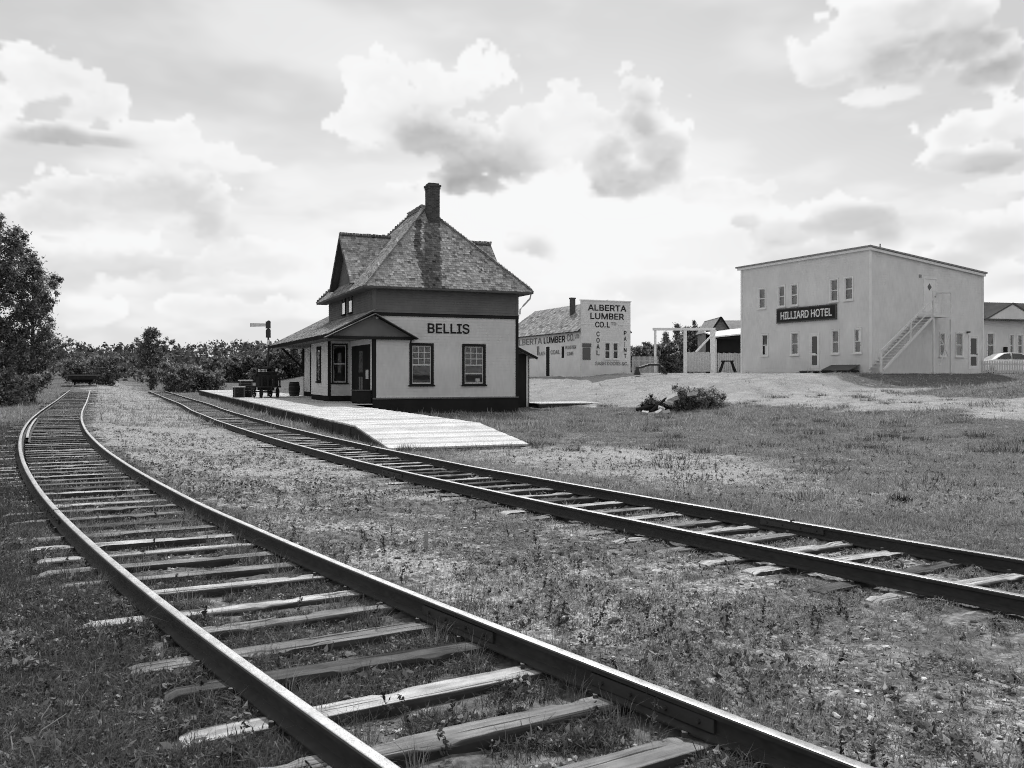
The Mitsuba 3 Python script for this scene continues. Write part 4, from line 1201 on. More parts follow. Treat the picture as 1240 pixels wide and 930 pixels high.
for i in range(16):
    x = x0 + .2 + i * .16
    part(sd, "board", B(x, x + .14, SY - .06, SY - .03, 1.7, 3.72 - .03 * (i % 3)), "grey_boards")
tb = thing("work_bench", "dark splay-legged bench standing in front of the open shed", "bench")
tx, ty = wpt(881, 74.5), 74.5
tz = float(gz([[tx, ty]], False)[0])
part(tb, "top", B(tx - .5, tx + .5, ty - .25, ty + .25, tz + 1.0, tz + 1.1), "trim_dark")
for sx in (-1, 1):
    for sy in (-1, 1):
        part(tb, "leg", bar((tx + sx * .35, ty + sy * .18, tz + 1.0), (tx + sx * .72, ty + sy * .3, tz - .05), .1), "trim_dark")
        
# gabled house behind
bh = thing("gabled_house", "dark gabled house roof showing behind the open shed", "building")
hx, hy = wpt(872, 100), 100.0
part(bh, "gable_wall", poly([(hx - .75 - .1, hy, 1.2), (hx + 1.0, hy, 1.2), (hx + 1.0, hy, 6.5), (hx - .0, hy, 8.2), (hx - .85, hy, 7.0)], [[0, 1, 2, 3, 4]]), "roof_grey")
part(bh, "wall", cat([B(hx - .85, hx - .75, hy + .01, hy + 8, 1.2, 6.6), B(hx - .75, hx + 7, hy + .3, hy + .4, 1.2, 6.5)]), "roof_grey")
part(bh, "roof", cat([slab([(hx, hy - .4, 8.35), (hx - 1.1, hy - .4, 6.7), (hx - 1.1, hy + 8, 6.7), (hx, hy + 8, 8.35)], .12), slab([(hx, hy - .4, 8.35), (hx, hy + 8, 8.35), (hx + 1.2, hy + 8, 6.5), (hx + 1.2, hy - .4, 6.5)], .12), slab([(hx + .2, hy + .2, 6.6), (hx + 8, hy + .2, 6.9), (hx + 8, hy + 4, 8.2), (hx + .2, hy + 4, 8.2)], .12)]), "roof_grey")
part(bh, "rake_board", cat([bar((hx, hy - .45, 8.3), (hx - 1.1, hy - .45, 6.65), .05, .2), bar((hx, hy - .45, 8.3), (hx + 1.2, hy - .45, 6.45), .05, .2)]), "trim_dark")
# horse-drawn implement lying in the yard
im = thing("dump_rake", "low dark iron farm implement with a long bar lying in the gravel yard", "farm implement")
ix, iy = wpt(789, 66), 66.0
iz = float(gz([[ix, iy]], False)[0])
part(im, "frame", tube([(ix - .9, iy, iz + .55), (ix - .2, iy, iz + .78), (ix + .55, iy, iz + .78), (ix + .85, iy, iz + .6), (ix + 1.15, iy + .1, iz + .05)], .085), "iron_dark")
part(im, "housing", cat([B(ix - 1.3, ix - .85, iy - .2, iy + .2, iz + .02, iz + .14), slab([(ix - 1.28, iy - .15, iz + .14), (ix - .87, iy - .15, iz + .14), (ix - .97, iy - .1, iz + .62), (ix - 1.15, iy - .1, iz + .62)], .3)]), "iron_dark")
for y in (-.35, .35):
    wm = trimesh.creation.annulus(.33, .38, .05, sections=22)
    wm.apply_transform(trimesh.transformations.rotation_matrix(math.pi / 2 - .4, (0, 1, .4)))
    wm.apply_translation((ix + .8, iy + y, iz + .36))
    part(im, "wheel", wm, "iron_dark")
# house right of the hotel
RY = 66.0
rh = thing("cottage", "white single storey cottage with a pedimented roof at the right edge", "building")
rx0 = wpt(1182, RY)
rm = frame((rx0, RY, 0), (.96, .28), (-.28, .96))
rws = [(.95, 1.75, 3.1, 5.0), (3.05, 3.55, 3.2, 4.9), (3.8, 4.4, 3.2, 4.9)]
siding_part(rh, "wall", "white_boards", rm, -1.0, 9, 1.6, 5.9, rws, exposure=.16, lap=.012)
part(rh, "wall", B(9, 9.1, .0, 8, 1.6, 6), "white_boards", rm)
part(rh, "room_wall", B(-1, 9, 1.0, 1.05, 1.6, 5.9), "interior", rm)
for w in rws:
    window(rh, *w, rm, fw=.09, frame_mat="white_trim", sash_mat="white_trim", back="interior")
part(rh, "meter_box", B(2.5, 2.8, -.14, -.02, 3.3, 3.9), "trim_dark", rm)
part(rh, "roof", cat([slab([(-1.5, -.5, 5.95), (9.5, -.5, 5.95), (9.5, 3.6, 7.6), (-1.5, 3.6, 7.6)], .12)]), "roof_board", rm)
part(rh, "pediment", poly([(.55, -.54, 5.97), (5.2, -.54, 5.97), (2.85, -.54, 7.1)], [[0, 1, 2]]), "white_boards", rm)
part(rh, "roof", poly([(.5, -.5, 5.98), (5.25, -.5, 5.98), (2.85, -.5, 7.14), (2.85, 2.5, 7.14)], [[0, 2, 3], [2, 1, 3]]), "roof_board", rm)
part(rh, "rake_board", cat([bar((.35, -.57, 5.93), (2.86, -.57, 7.15), .06, .12), bar((5.4, -.57, 5.93), (2.84, -.57, 7.15), .06, .12), B(.3, 5.4, -.62, -.5, 5.85, 5.96)]), "trim_mid", rm)
# picket fence and car on the right
fx0, FY = wpt(1189, 60.5), 60.5
pf2 = thing("picket_fence", "white picket fence in front of the parked car at the right edge", "fence")
for i in range(24):
    x = fx0 + i * .17
    part(pf2, "picket", poly([(x, FY, 1.7), (x + .09, FY, 1.7), (x + .09, FY, 2.72), (x + .045, FY, 2.8), (x, FY, 2.72), (x, FY + .03, 1.7), (x + .09, FY + .03, 1.7), (x + .09, FY + .03, 2.72), (x + .045, FY + .03, 2.8), (x, FY + .03, 2.72)], [[0, 1, 2, 3, 4], [9, 8, 7, 6, 5], [0, 4, 9, 5], [1, 6, 7, 2], [4, 3, 8, 9], [3, 2, 7, 8]]), "grey_boards")
part(pf2, "rail", cat([B(fx0, fx0 + 4.05, FY + .033, FY + .08, 2.0, 2.08), B(fx0, fx0 + 4.05, FY + .033, FY + .08, 2.5, 2.58)]), "grey_boards")
cr = thing("parked_car", "white parked car behind the picket fence at the right edge", "car")
cmx = frame((wpt(1187, 62.5), 62.5, 1.83), (1, 0), (0, 1))
side = [(0, .45), (.05, .8), (.35, .98), (.95, 1.06), (1.0, 1.08), (1.75, 1.48), (2.3, 1.56), (3.0, 1.52), (3.75, 1.12), (4.35, 1.0), (4.45, .75), (4.45, .42), (4.2, .3), (.2, .3)]
cp = Polygon(side)
cb = trimesh.creation.extrude_polygon(cp, 1.7, engine="earcut")
cb.apply_transform(np.array([[1, 0, 0, 0], [0, 0, -1, 1.7], [0, 1, 0, 0], [0, 0, 0, 1.0]]))
up = cb.vertices[:, 2] > 1.1
cb.vertices[up, 1] = .85 + (cb.vertices[up, 1] - .85) * .8
part(cr, "body", cb, "white_car", cmx, smooth=25)
part(cr, "windows", cat([poly([(1.15, -.012, 1.1), (2.2, -.012, 1.1), (2.2, .13, 1.5), (1.75, .13, 1.45)], [[0, 1, 2, 3]]), poly([(2.3, -.012, 1.1), (3.55, -.012, 1.1), (2.95, .13, 1.48), (2.3, .13, 1.5)], [[0, 1, 2, 3]])]), "car_glass", cmx)
for x in (.85, 3.55):
    wm = trimesh.creation.cylinder(.33, .2, sections=24)
    wm.apply_transform(trimesh.transformations.rotation_matrix(math.pi / 2, (1, 0, 0)))
    wm.apply_translation((x, .1, .33))
    w_ = part(cr, "wheel", wm, "rubber", cmx)
    hbm = trimesh.creation.cylinder(.19, .03, sections=16)
    hbm.apply_transform(trimesh.transformations.rotation_matrix(math.pi / 2, (1, 0, 0)))
    hbm.apply_translation((x, -.01, .33))
    part(w_, "rim", hbm, "roof_grey", cmx)

# ------------------------------------------------------------------ flat car at the end of the curving track
fcp, fcd, fcn = TR1.at(TR1.hi - .01)
fcb = fcp[0] + fcd[0] * 2.0
fz = float(zr1(fcb[None])[0]) + .15
fm = frame((fcb[0], fcb[1], fz), fcn[0], fcd[0])
fc = thing("flat_wagon", "dark flat wagon standing at the far end of the curving track", "wagon")
part(fc, "deck", cat([B(-1.75, 1.75, -2.5, 6, .98, 1.14)]), "trim_mid", fm)
part(fc, "underframe", cat([B(-1.3, 1.3, -2.3, 5.8, .72, .975), B(-1.4, 1.4, -2.46, -2.3, .6, .95)]), "trunk_dark", fm)
for y in (-1.4, 4.2):
    for x in (-.75, .75):
        wm = trimesh.creation.cylinder(.42, .14, sections=22)
        wm.apply_transform(trimesh.transformations.rotation_matrix(math.pi / 2, (0, 1, 0)))
        wm.apply_translation((x, y, .42))
        part(fc, "wheel", wm, "trunk_dark", fm)
part(fc, "axle", cat([B(-.9, .9, y - .2, y + .2, .3, .7) for y in (-1.4, 4.2)] + [B(-1.05, -.9, -2.0, -.8, .35, .75), B(.9, 1.05, -2.0, -.8, .35, .75)]), "trunk_dark", fm)


# ------------------------------------------------------------------ plants
def leaf_cloud(rng, centers, rad, n_each, size, tone, spread=.35, flat=1.0):
    """n_each leaf quads scattered round each centre; every leaf has its own tone"""
    C = np.repeat(centers, n_each, 0)
    R = np.repeat(np.broadcast_to(rad, (len(centers),)), n_each)
    d = rng.normal(size=(len(C), 3))
    d /= np.linalg.norm(d, axis=1, keepdims=True)
    p = C + d * (R * np.clip(np.abs(rng.normal(size=len(C))) * .68, 0, 1.7))[:, None] * np.array([1, 1, flat])
    n = rng.normal(size=(len(C), 3)) + np.array([0, 0, .5])
    n /= np.linalg.norm(n, axis=1, keepdims=True)
    a = np.cross(n, rng.normal(size=(len(C), 3)))
    a /= np.linalg.norm(a, axis=1, keepdims=True)
    b = np.cross(n, a)
    s = size * rng.uniform(.6, 1.4, len(C))[:, None]
    V = np.stack([p - a * s, p + b * s * .45, p + a * s, p - b * s * .45], 1).reshape(-1, 3)
    k = np.arange(len(C))[:, None] * 4
    f = np.vstack([k + [0, 1, 2], k + [0, 2, 3]])
    ct = np.repeat(rng.uniform(.5, 1.5, len(centers)), n_each)
    c = np.clip(tone * ct * rng.lognormal(0, spread, len(C)), .008, .5)
    return trimesh.Trimesh(V, f, process=False), np.repeat(np.repeat(c[:, None], 4, 0), 3, 1)


def tree(name, label, category, x, y, h, spread, seed, nleaf=60, size=.11, tone=.06, limbs=26, low=.12, shape="round", group=None, clump=.42, trunk_r=None):
    rng = np.random.default_rng(seed)
    z0 = float(gz([[x, y]], False)[0]) - .1
    t = thing(name, label, category, group)
    lean = rng.normal(size=2) * .04
    hs = np.linspace(0, 1, 9)
    tp = np.c_[x + lean[0] * hs * h + .04 * h * np.sin(hs * 5 + seed) * hs * .3, y + lean[1] * hs * h, z0 + hs * h * (.7 if low <= .05 and shape == "round" else .94)]
    tr_ = trunk_r or .018 * h
    wood = [tube(tp, np.linspace(tr_, .012, 9), 7)]
    cs, rd = [], []
    for i in range(limbs):
        q = low + (1 - low) * (i + rng.uniform(0, 1)) / limbs
        q = min(q, .985)
        base = np.array([np.interp(q, hs, tp[:, k]) for k in range(3)])
        az = i * 2.399 + rng.uniform(-.5, .5)
        if shape == "cone":
            L = spread * (1.02 - q) * rng.uniform(.75, 1.15)
            rise = -.1
        elif shape == "poplar":
            L = spread * (1 - abs(2 * q - .9) ** 1.7) * rng.uniform(.5, 1.2) + .12 * spread
            rise = 1.05
        else:
            L = spread * math.sqrt(max(.03, 1 - ((q - .48) / .56) ** 2)) * rng.uniform(.62, 1.18)
            rise = .45
        dv = np.array([math.cos(az), math.sin(az), rise * rng.uniform(.5, 1.4)])
        tip = base + dv * L
        mid = (base + tip) / 2 + np.array([0, 0, .06 * L])
        wood.append(tube([base, mid, tip], [tr_ * .32 * (1.1 - q) + .008, tr_ * .2 * (1.1 - q) + .006, .006], 5))
        m_ = max(3, int(L / (clump * .62)))
        for j in range(m_):
            f = (j + 1) / m_
            pt = base + (tip - base) * (.2 + .85 * f) + rng.normal(size=3) * clump * .25
            cs.append(pt)
            rd.append(clump * (1.25 - .85 * f))
            if rng.uniform() < .5:
                sdv = np.cross(dv, [0, 0, 1]) * rng.choice([-1, 1]) * L * .16 * rng.uniform(.4, 1)
                cs.append(pt + sdv)
                rd.append(clump * (1.0 - .55 * f))
    if low <= .05 and shape == "round":
        for i in range(int(16 * spread / clump * .35)):
            a_, r_ = rng.uniform(0, 6.28), spread * .85 * math.sqrt(rng.uniform(.05, 1))
            cs.append(np.array([x + r_ * math.cos(a_), y + r_ * math.sin(a_), z0 + h * rng.uniform(.06, .34)]))
            rd.append(clump)
    if not (low <= .05 and shape == "round"):
        cs.append(tp[-1])
        rd.append(clump * .5)
    part(t, "trunk", cat(wood), "bark", smooth=True)
    lm, lc = leaf_cloud(rng, np.array(cs), np.array(rd) * rng.uniform(.8, 1.35, len(cs)), int(nleaf * 1.7), size * .72, tone * 3.2, .6)
    part(t, "crown", lm, "leaf_mat", color=lc)
    return t


tree("poplar_tree", "tall leafy tree at the left edge, the highest of the trees", "tree", -27.2, 46.5, 10.6, 2.3, 41, nleaf=58, size=.11, tone=.050, limbs=64, low=.08, shape="poplar", clump=.5)
tree("poplar_tree", "leafy tree just right of the tallest one at the left edge", "tree", -26.2, 48.5, 8.3, 1.5, 42, nleaf=54, size=.10, tone=.055, limbs=56, low=.05, shape="poplar", clump=.45)
tree("shrub", "pale leaved shrub at the foot of the trees on the left edge", "shrub", -25.9, 44.2, 2.3, 1.7, 43, nleaf=60, size=.12, tone=.085, limbs=18, low=.05, clump=.36)
tree("shrub", "small shrub right of the pale leaved one, beside the curving track", "shrub", -26.6, 47.2, 2.2, 1.1, 44, nleaf=50, size=.11, tone=.06, limbs=16, low=.05, clump=.36)
tree("shrub", "dark rounded bush behind the left trees, left of the flat wagon", "shrub", -48.5, 88.0, 3.2, 2.4, 45, nleaf=40, size=.2, tone=.042, limbs=18, low=.05, clump=.6)
tree("shrub", "grey bush directly behind the flat wagon", "shrub", -56.0, 116.0, 3.8, 2.6, 46, nleaf=40, size=.24, tone=.045, limbs=18, low=.03, clump=.7)
tree("broadleaf_tree", "slender pointed tree rising above the distant treeline left of the platform", "tree", -40.7, 100.0, 7.4, 1.7, 47, nleaf=30, size=.16, tone=.046, limbs=44, low=.03, shape="poplar", clump=.5)
tree("shrub", "broad rounded willow bush left of the platform's far end", "shrub", -34.0, 91.0, 3.3, 2.4, 48, nleaf=44, size=.19, tone=.06, limbs=22, low=.03, clump=.55)
tree("shrub", "lower rounded bush nearest the platform's far end", "shrub", -32.0, 93.0, 2.5, 1.9, 49, nleaf=44, size=.18, tone=.055, limbs=20, low=.03, clump=.5)
tree("shrub", "dark bush between the flat wagon and the slender tree", "shrub", -49.5, 108.0, 4.3, 2.3, 50, nleaf=40, size=.2, tone=.045, limbs=18, low=.03, clump=.6)
for i, (px, Y, h, s, sh_, lab) in enumerate([(298, 172, 5.0, 4.2, "round", "grey bush behind the crates on the platform"), (326, 165, 6.0, 4.0, "round", "dark tree behind the semaphore signal"), (354, 168, 6.2, 4.4, "round", "dark tree seen under the canopy's far end"),
                                            (266, 175, 4.6, 4.2, "round", "grey bush left of the crates, behind the platform end")]):
    tree("broadleaf_tree", lab, "tree", wpt(px, Y), Y, h, s, 60 + i, nleaf=40, size=.34, tone=.045, limbs=26, low=.02, shape=sh_, clump=.65)
for i, (px, Y, h, s, sh_, lab) in enumerate([(818, 118, 7.0, 1.6, "cone", "tall dark spruce seen through the white gateway"), (806, 116, 5.6, 1.5, "cone", "lower dark spruce left of the tall one in the gateway"), (827, 120, 6.6, 1.6, "cone", "dark spruce beside the middle gatepost"),
                                            (800, 112, 4.8, 2.4, "round", "bushy tree at the left in the gateway"), (838, 112, 6.0, 1.9, "poplar", "slim tree left behind the boarded gate leaf"), (852, 114, 6.4, 1.9, "poplar", "slim tree right behind the boarded gate leaf"), (778, 108, 4.2, 2.0, "round", "small tree behind the weathered picket fence")]):
    tree("spruce_tree" if sh_ == "cone" else "broadleaf_tree", lab, "tree", wpt(px, Y), Y, h, s, 80 + i, nleaf=36, size=.17, tone=.07 if sh_ == "cone" else .05, limbs=30, low=.05, shape=sh_, clump=.4)
# far forest on the low hill
rngF = np.random.default_rng(90)
cs, rad = [], []
for i in range(1700):
    az = math.radians(rngF.uniform(-42, 42))
    r = rngF.uniform(205, 470)
    x, y = r * math.sin(az), r * math.cos(az)
    z = float(gz_smooth(np.array([[x, y]]))[0])
    h = rngF.uniform(4.4, 5.4) * (1 + .75 * float(sstep(260, 420, r))) * (1 - .3 * float(sstep(-6, 4, np.degrees(az))))
    for k in range(5):
        cs.append((x + rngF.normal() * 1.3, y + rngF.normal() * 1.3, z + h * (.2 + .75 * k / 4)))
        rad.append(2.5 * (1.1 - .13 * k))
fm_, fcol = leaf_cloud(rngF, np.array(cs), np.array(rad), 13, .7, .10, .45)
single("forest", fm_, "forest_mat", "dark treeline along the horizon", "forest", kind="stuff", color=fcol)
# big weed bush with rubble near the yard
tree("bush", "dark spreading bush in the grass in front of the gravel yard", "bush", 8.4, 41.3, .9, .95, 101, nleaf=60, size=.07, tone=.075, limbs=44, low=.02, clump=.3, trunk_r=.03)
tree("bush", "lower right hand bush joined to the dark spreading one", "bush", 9.05, 41.0, .55, .8, 102, nleaf=55, size=.07, tone=.07, limbs=20, low=.02, clump=.26, trunk_r=.02)
rngR = np.random.default_rng(77)
RUB = [(6.75, 40.5, .12, .2, "leftmost small pale block of the rubble heap"), (7.02, 40.25, .06, .22, "low pale block second from the left in the rubble heap"), (7.3, 40.35, .05, .3, "wide flat pale block lying at the front of the rubble heap"),
       (7.5, 40.6, .30, .2, "small pale block in the middle of the rubble heap"), (7.62, 40.3, .08, .25, "pale block at the right front foot of the rubble heap"), (7.85, 40.5, .62, .24, "pale tilted block on the left top of the heap"),
       (8.0, 40.55, .82, .32, "largest pale block, on top of the rubble heap"), (8.85, 40.4, .86, .26, "pale block showing in the top of the dark spreading bush")]
for i, (x, y, top, s, lab) in enumerate(RUB):
    me = trimesh.creation.box(extents=(s * 1.5, s, s * .6)).subdivide().subdivide()
    me.vertices += (meshkit.fbm(me.vertices * 6 + i * 3, 3, 3)[:, None] - .5) * s * .35
    me.apply_transform(trimesh.transformations.euler_matrix(*rngR.uniform(-.6, .6, 3)))
    x, y = x - .72, y - .35
    zt = float(gz([[x, y]])[0])
    me.apply_translation((x, y, zt + top * .9))
    single("rubble_block", me, "rubble", lab, "rubble", "pale blocks of the rubble heap")
tree("bush", "low dark weeds growing through the left part of the rubble heap", "bush", 6.75, 41.3, .55, .75, 103, nleaf=70, size=.06, tone=.028, limbs=18, low=.02, clump=.22, trunk_r=.015)
lg = [tube([(6.3, 40.6, .32), (6.9, 40.8, .45), (7.9, 41.0, .6)], [.08, .07, .05], 7), tube([(6.9, 40.2, .25), (7.6, 40.6, .8), (8.3, 40.9, 1.1)], [.07, .06, .03], 7)]
for k, l in enumerate(lg):
    zt = float(gz([[7.2, 40.7]])[0])
    l.apply_translation((-.6, 0, zt - .2))
    single("log", l, "trunk_dark", ["dark log lying low in the rubble heap", "dark log sticking up from the rubble heap"][k], "log", smooth=True)


# ------------------------------------------------------------------ ground cover
def blades(rng, P, h, k, spread, width, lean, tone, fine):
    n = len(P)
    idx = np.repeat(np.arange(n), k)
    N = len(idx)
    an = rng.uniform(0, 2 * np.pi, N)
    rr = spread[idx] * np.sqrt(rng.uniform(0, 1, N))
    base = P[idx] + np.c_[np.cos(an) * rr, np.sin(an) * rr, np.zeros(N)]
    H = h[idx] * rng.uniform(.45, 1.15, N)
    da = an + rng.normal(size=N) * .9
    out = np.c_[np.cos(da), np.sin(da), np.zeros(N)]
    pe = np.c_[-np.sin(da + rng.normal(size=N) * .8), np.cos(da), np.zeros(N)]
    w = width * rng.uniform(.6, 1.4, N)[:, None]
    ln = lean * rng.uniform(.15, 1.3, N)
    tip = base + out * (H * ln)[:, None] + np.array([0, 0, 1.0]) * (H * np.sqrt(np.maximum(.1, 1 - (ln * .8) ** 2)))[:, None]
    c = np.clip(tone[idx] * rng.lognormal(0, .35, N), .01, .5)
    if fine:
        mid = base + out * (H * ln * .32)[:, None] + np.array([0, 0, 1.0]) * (H * .55)[:, None]
        V = np.stack([base - pe * w, base + pe * w, mid + pe * w * .7, mid - pe * w * .7, tip], 1).reshape(-1, 3)
        j = np.arange(N)[:, None] * 5
        f = np.vstack([j + [0, 1, 2], j + [0, 2, 3], j + [3, 2, 4]])
        return V, f, np.repeat(c, 5)
    V = np.stack([base - pe * w, base + pe * w, tip], 1).reshape(-1, 3)
    j = np.arange(N)[:, None] * 3
    return V, j + [0, 1, 2], np.repeat(c, 3)


def scatter(rng, n, y0, y1, power, margin=1.12):
    margin = 1.3 if y0 < 5 else margin
    """random ground points over the wedge of ground in front of the camera, thinning with distance"""
    t = rng.uniform(0, 1, n)
    if power == 1:
        y = y0 * (y1 / y0) ** t
    else:
        e = 1 - power
        y = (y0 ** e + t * (y1 ** e - y0 ** e)) ** (1 / e)
    x = rng.uniform(-1, 1, n) * y * .58 * margin
    return np.c_[x, y]


def occupied(xy):
    """True where platform or buildings stand"""
    u, v = uv_of(xy)
    a = (u > -5.15) & (u < -1.2) & (v > -21.7) & (v < 44)
    b = (u > -1.4) & (u < 9.6) & (v > -.1) & (v < 19)
    c = (u > 9.4) & (u < 13.5) & (v > 1.6) & (v < 4.5)
    q = (xy - HC) @ np.c_[HX, HY]
    d = (q[:, 0] > -.1) & (q[:, 0] < RT) & (q[:, 1] > -1.2) & (q[:, 1] < LT)
    return a | b | c | d


def cover(seed, n, y0, y1, power):
    rng = np.random.default_rng(seed)
    xy = scatter(rng, n, y0, y1, power)
    o1, _ = offs(xy, K1, P1, N1)
    o2, _ = offs(xy, K2, P2, N2)
    g, s = zone(xy)
    p3 = np.c_[xy, 0 * xy[:, :1]]
    patch = meshkit.fbm(p3 * .9, 3, 55)
    clumpy = meshkit.fbm(p3 * 3.0, 3, 57)
    onr = (np.abs(np.abs(o1) - .7525) < .085) | (np.abs(np.abs(o2) - .7525) < .085)
    return rng, xy, o1, o2, g, s, patch, clumpy, ~(occupied(xy) | onr)


def emit(name, label, lists, mat):
    V, Fc, C, k = [], [], [], 0
    for v, f, c in lists:
        V.append(v)
        Fc.append(f + k)
        C.append(c)
        k += len(v)
    m_ = trimesh.Trimesh(np.vstack(V), np.vstack(Fc), process=False)
    c = np.concatenate(C)
    single(name, m_, mat, label, name.replace("_", " "), kind="stuff", color=np.repeat(c[:, None], 3, 1))


def tie_hide(o1, o2, rng):
    """most plants keep off the sleepers' tops: thin them inside the tracks"""
    return None


gl = []
TIES = []
for line, tl in ((TR1, ties1), (TR2, ties2)):
    for (ts, h0, h1, w, tone, sk) in tl:
        p, d, n = line.at(ts)
        nn = np.array([n[0][0] * math.cos(sk) - n[0][1] * math.sin(sk), n[0][0] * math.sin(sk) + n[0][1] * math.cos(sk)])
        for q in np.arange(h0, h1 if line is TR2 else min(h1, .78), .09):
            if line is TR2 and q > .8:
                continue
            TIES.append(p[0] + nn * q)
KT = cKDTree(np.array(TIES))


def offtie(xy, r=.115):
    d, _ = KT.query(xy)
    return d > r


# near grass: the left verge, between the rails, thin on the gravel strip
rng, xy, o1, o2, g, s, pa, cl, ok = cover(201, 90000, 2.4, 11, 1.0)
verge, inside, mid = o1 < -.8, np.abs(o1) < .75, (o1 > .8) & (o2 < -.8)
field = o2 > .8
dens = np.select([verge, inside, mid, np.abs(o2) < .8, field], [.95 * sstep(.25, .45, pa), .75 * sstep(.38, .52, cl), .20 + .38 * sstep(.46, .6, pa * .6 + cl * .4), .5 * sstep(.4, .55, cl), .9], .3)
keep = ok & (rng.uniform(0, 1, len(xy)) < dens) & offtie(xy)
xy, o1_, pa_, cl_k, vg, ins, fl = xy[keep], o1[keep], pa[keep], cl[keep], verge[keep], inside[keep], field[keep]
P = np.c_[xy, gz(xy) - .005]
h = np.where(vg, .05 + .07 * cl_k, np.where(ins, .035 + .06 * cl_k, np.where(fl, .05, .03 + .03 * cl_k))) * rng.lognormal(0, .3, len(P))
tone = np.where(vg, .10, np.where(ins, .11, np.where(fl, .24, .25))) * (.6 + .8 * pa_)
gl.append(blades(rng, P, h, 7, np.full(len(P), .035), .0028, .9, tone, True))
# tall soft tufts along the rails
rng = np.random.default_rng(202)
ss = rng.uniform(.3, 18, 430)
p, d, n = TR1.at(ss)
side = rng.choice([-1, 1], 430)
xy = p + n * (side * .7525 + np.where(rng.uniform(size=430) < .7, -side, side) * rng.uniform(.12, .36, 430))[:, None]
k_ = offtie(xy, .1)
xy = xy[k_]
P = np.c_[xy, gz(xy) - .01]
gl.append(blades(rng, P, rng.uniform(.08, .22, len(P)), 40, rng.uniform(.04, .10, len(P)), .0016, .75, rng.uniform(.09, .20, len(P)), True))
# middle distance
rng, xy, o1, o2, g, s, pa, cl, ok = cover(203, 90000, 10, 30, 1.15)
mid = (o1 > .8) & (o2 < -.8)
dens = np.select([o1 < -.8, np.abs(o1) < .75, mid, np.abs(o2) < .8, o2 > .8], [.95, .5, .36 * sstep(.44, .6, pa * .6 + cl * .4) + .05, .4 * sstep(.4, .55, cl), .95 * sstep(.75, .3, s)], .3)
keep = ok & (rng.uniform(0, 1, len(xy)) < dens) & offtie(xy, .1)
xy, pa_, cl_k, vg, fl = xy[keep], pa[keep], cl[keep], (o1 < -.8)[keep], (o2 > .8)[keep]
P = np.c_[xy, gz(xy) - .005]
h = np.where(vg, .06 + .08 * cl_k, np.where(fl, .045 + .05 * sstep(.55, .7, cl_k), .035 + .03 * cl_k)) * rng.lognormal(0, .3, len(P))
tone = np.where(vg, .085, np.where(fl, .28, .27)) * (.6 + .8 * pa_)
gl.append(blades(rng, P, h, 7, np.full(len(P), .06), .0065, .9, tone, False))
# far field
rng, xy, o1, o2, g, s, pa, cl, ok = cover(204, 70000, 28, 110, 1.5)
keep = ok & (rng.uniform(0, 1, len(xy)) < np.where((o1 > .8) & (o2 < -.8), .35, 1) * np.where(s > .5, .05, 1.0) * np.where((np.abs(o1) < .85) | (np.abs(o2) < .85), .2, 1))
xy, pa_, cl_k = xy[keep], pa[keep], cl[keep]
P = np.c_[xy, gz(xy) - .01]
h = (.07 + .14 * sstep(.52, .72, cl_k)) * rng.lognormal(0, .35, len(P))
gl.append(blades(rng, P, h, 6, np.full(len(P), .16), .016, .9, .27 * (.6 + .8 * pa_), False))
# rank grass tussocks in the field and by the yard's edge
rng = np.random.default_rng(205)
us = np.r_[rng.uniform(9.5, 12.5, 60), rng.uniform(-2, 10, 70), rng.uniform(14, 28, 40)]
vs = np.r_[rng.uniform(-38, 0, 60), rng.uniform(-32, -6, 70), rng.uniform(-22, -6, 40)]
xy = SA + us[:, None] * SU + vs[:, None] * SV
xy = np.vstack([xy, [(3.02 + .444 * 0 + 4.0, 12.3)], [(5.2, 11.9)], [(4.95, 11.8)]])
P = np.c_[xy, gz(xy) - .01]
hh = rng.uniform(.08, .25, len(P))
hh[-3:] = .0
gl.append(blades(rng, P, hh, 110, rng.uniform(.2, .75, len(P)), .007, .9, rng.uniform(.04, .075, len(P)), False))
us = np.r_[np.full(150, -5.12) + rng.uniform(-.15, .02, 150), rng.uniform(-5, -1.3, 50), np.full(90, -1.25) + rng.uniform(0, .15, 90), rng.uniform(0, 9.5, 60)]
vs = np.r_[rng.uniform(-21.5, 30, 150), np.full(50, -21.72) + rng.uniform(-.12, .0, 50), rng.uniform(-21.5, -.3, 90), np.full(60, -.12) - rng.uniform(0, .2, 60)]
xy = SA + us[:, None] * SU + vs[:, None] * SV
gl.append(blades(rng, np.c_[xy, gz(xy) - .01], rng.uniform(.06, .24, len(xy)), 26, rng.uniform(.08, .25, len(xy)), .007, .8, rng.uniform(.06, .16, len(xy)), False))
xyd = np.array([((1090 - 620) / F * 12.6, 12.6), ((1097 - 620) / F * 12.55, 12.55)])
P = np.c_[xyd, gz(xyd) - .01]
gl.append(blades(rng, P, np.array([.14, .1]), 220, np.array([.12, .1]), .006, .8, np.array([.016, .016]), False))
emit("grass", "thin short grass and tussocks over the ground, rank beside the rails", gl, "grass_mat")

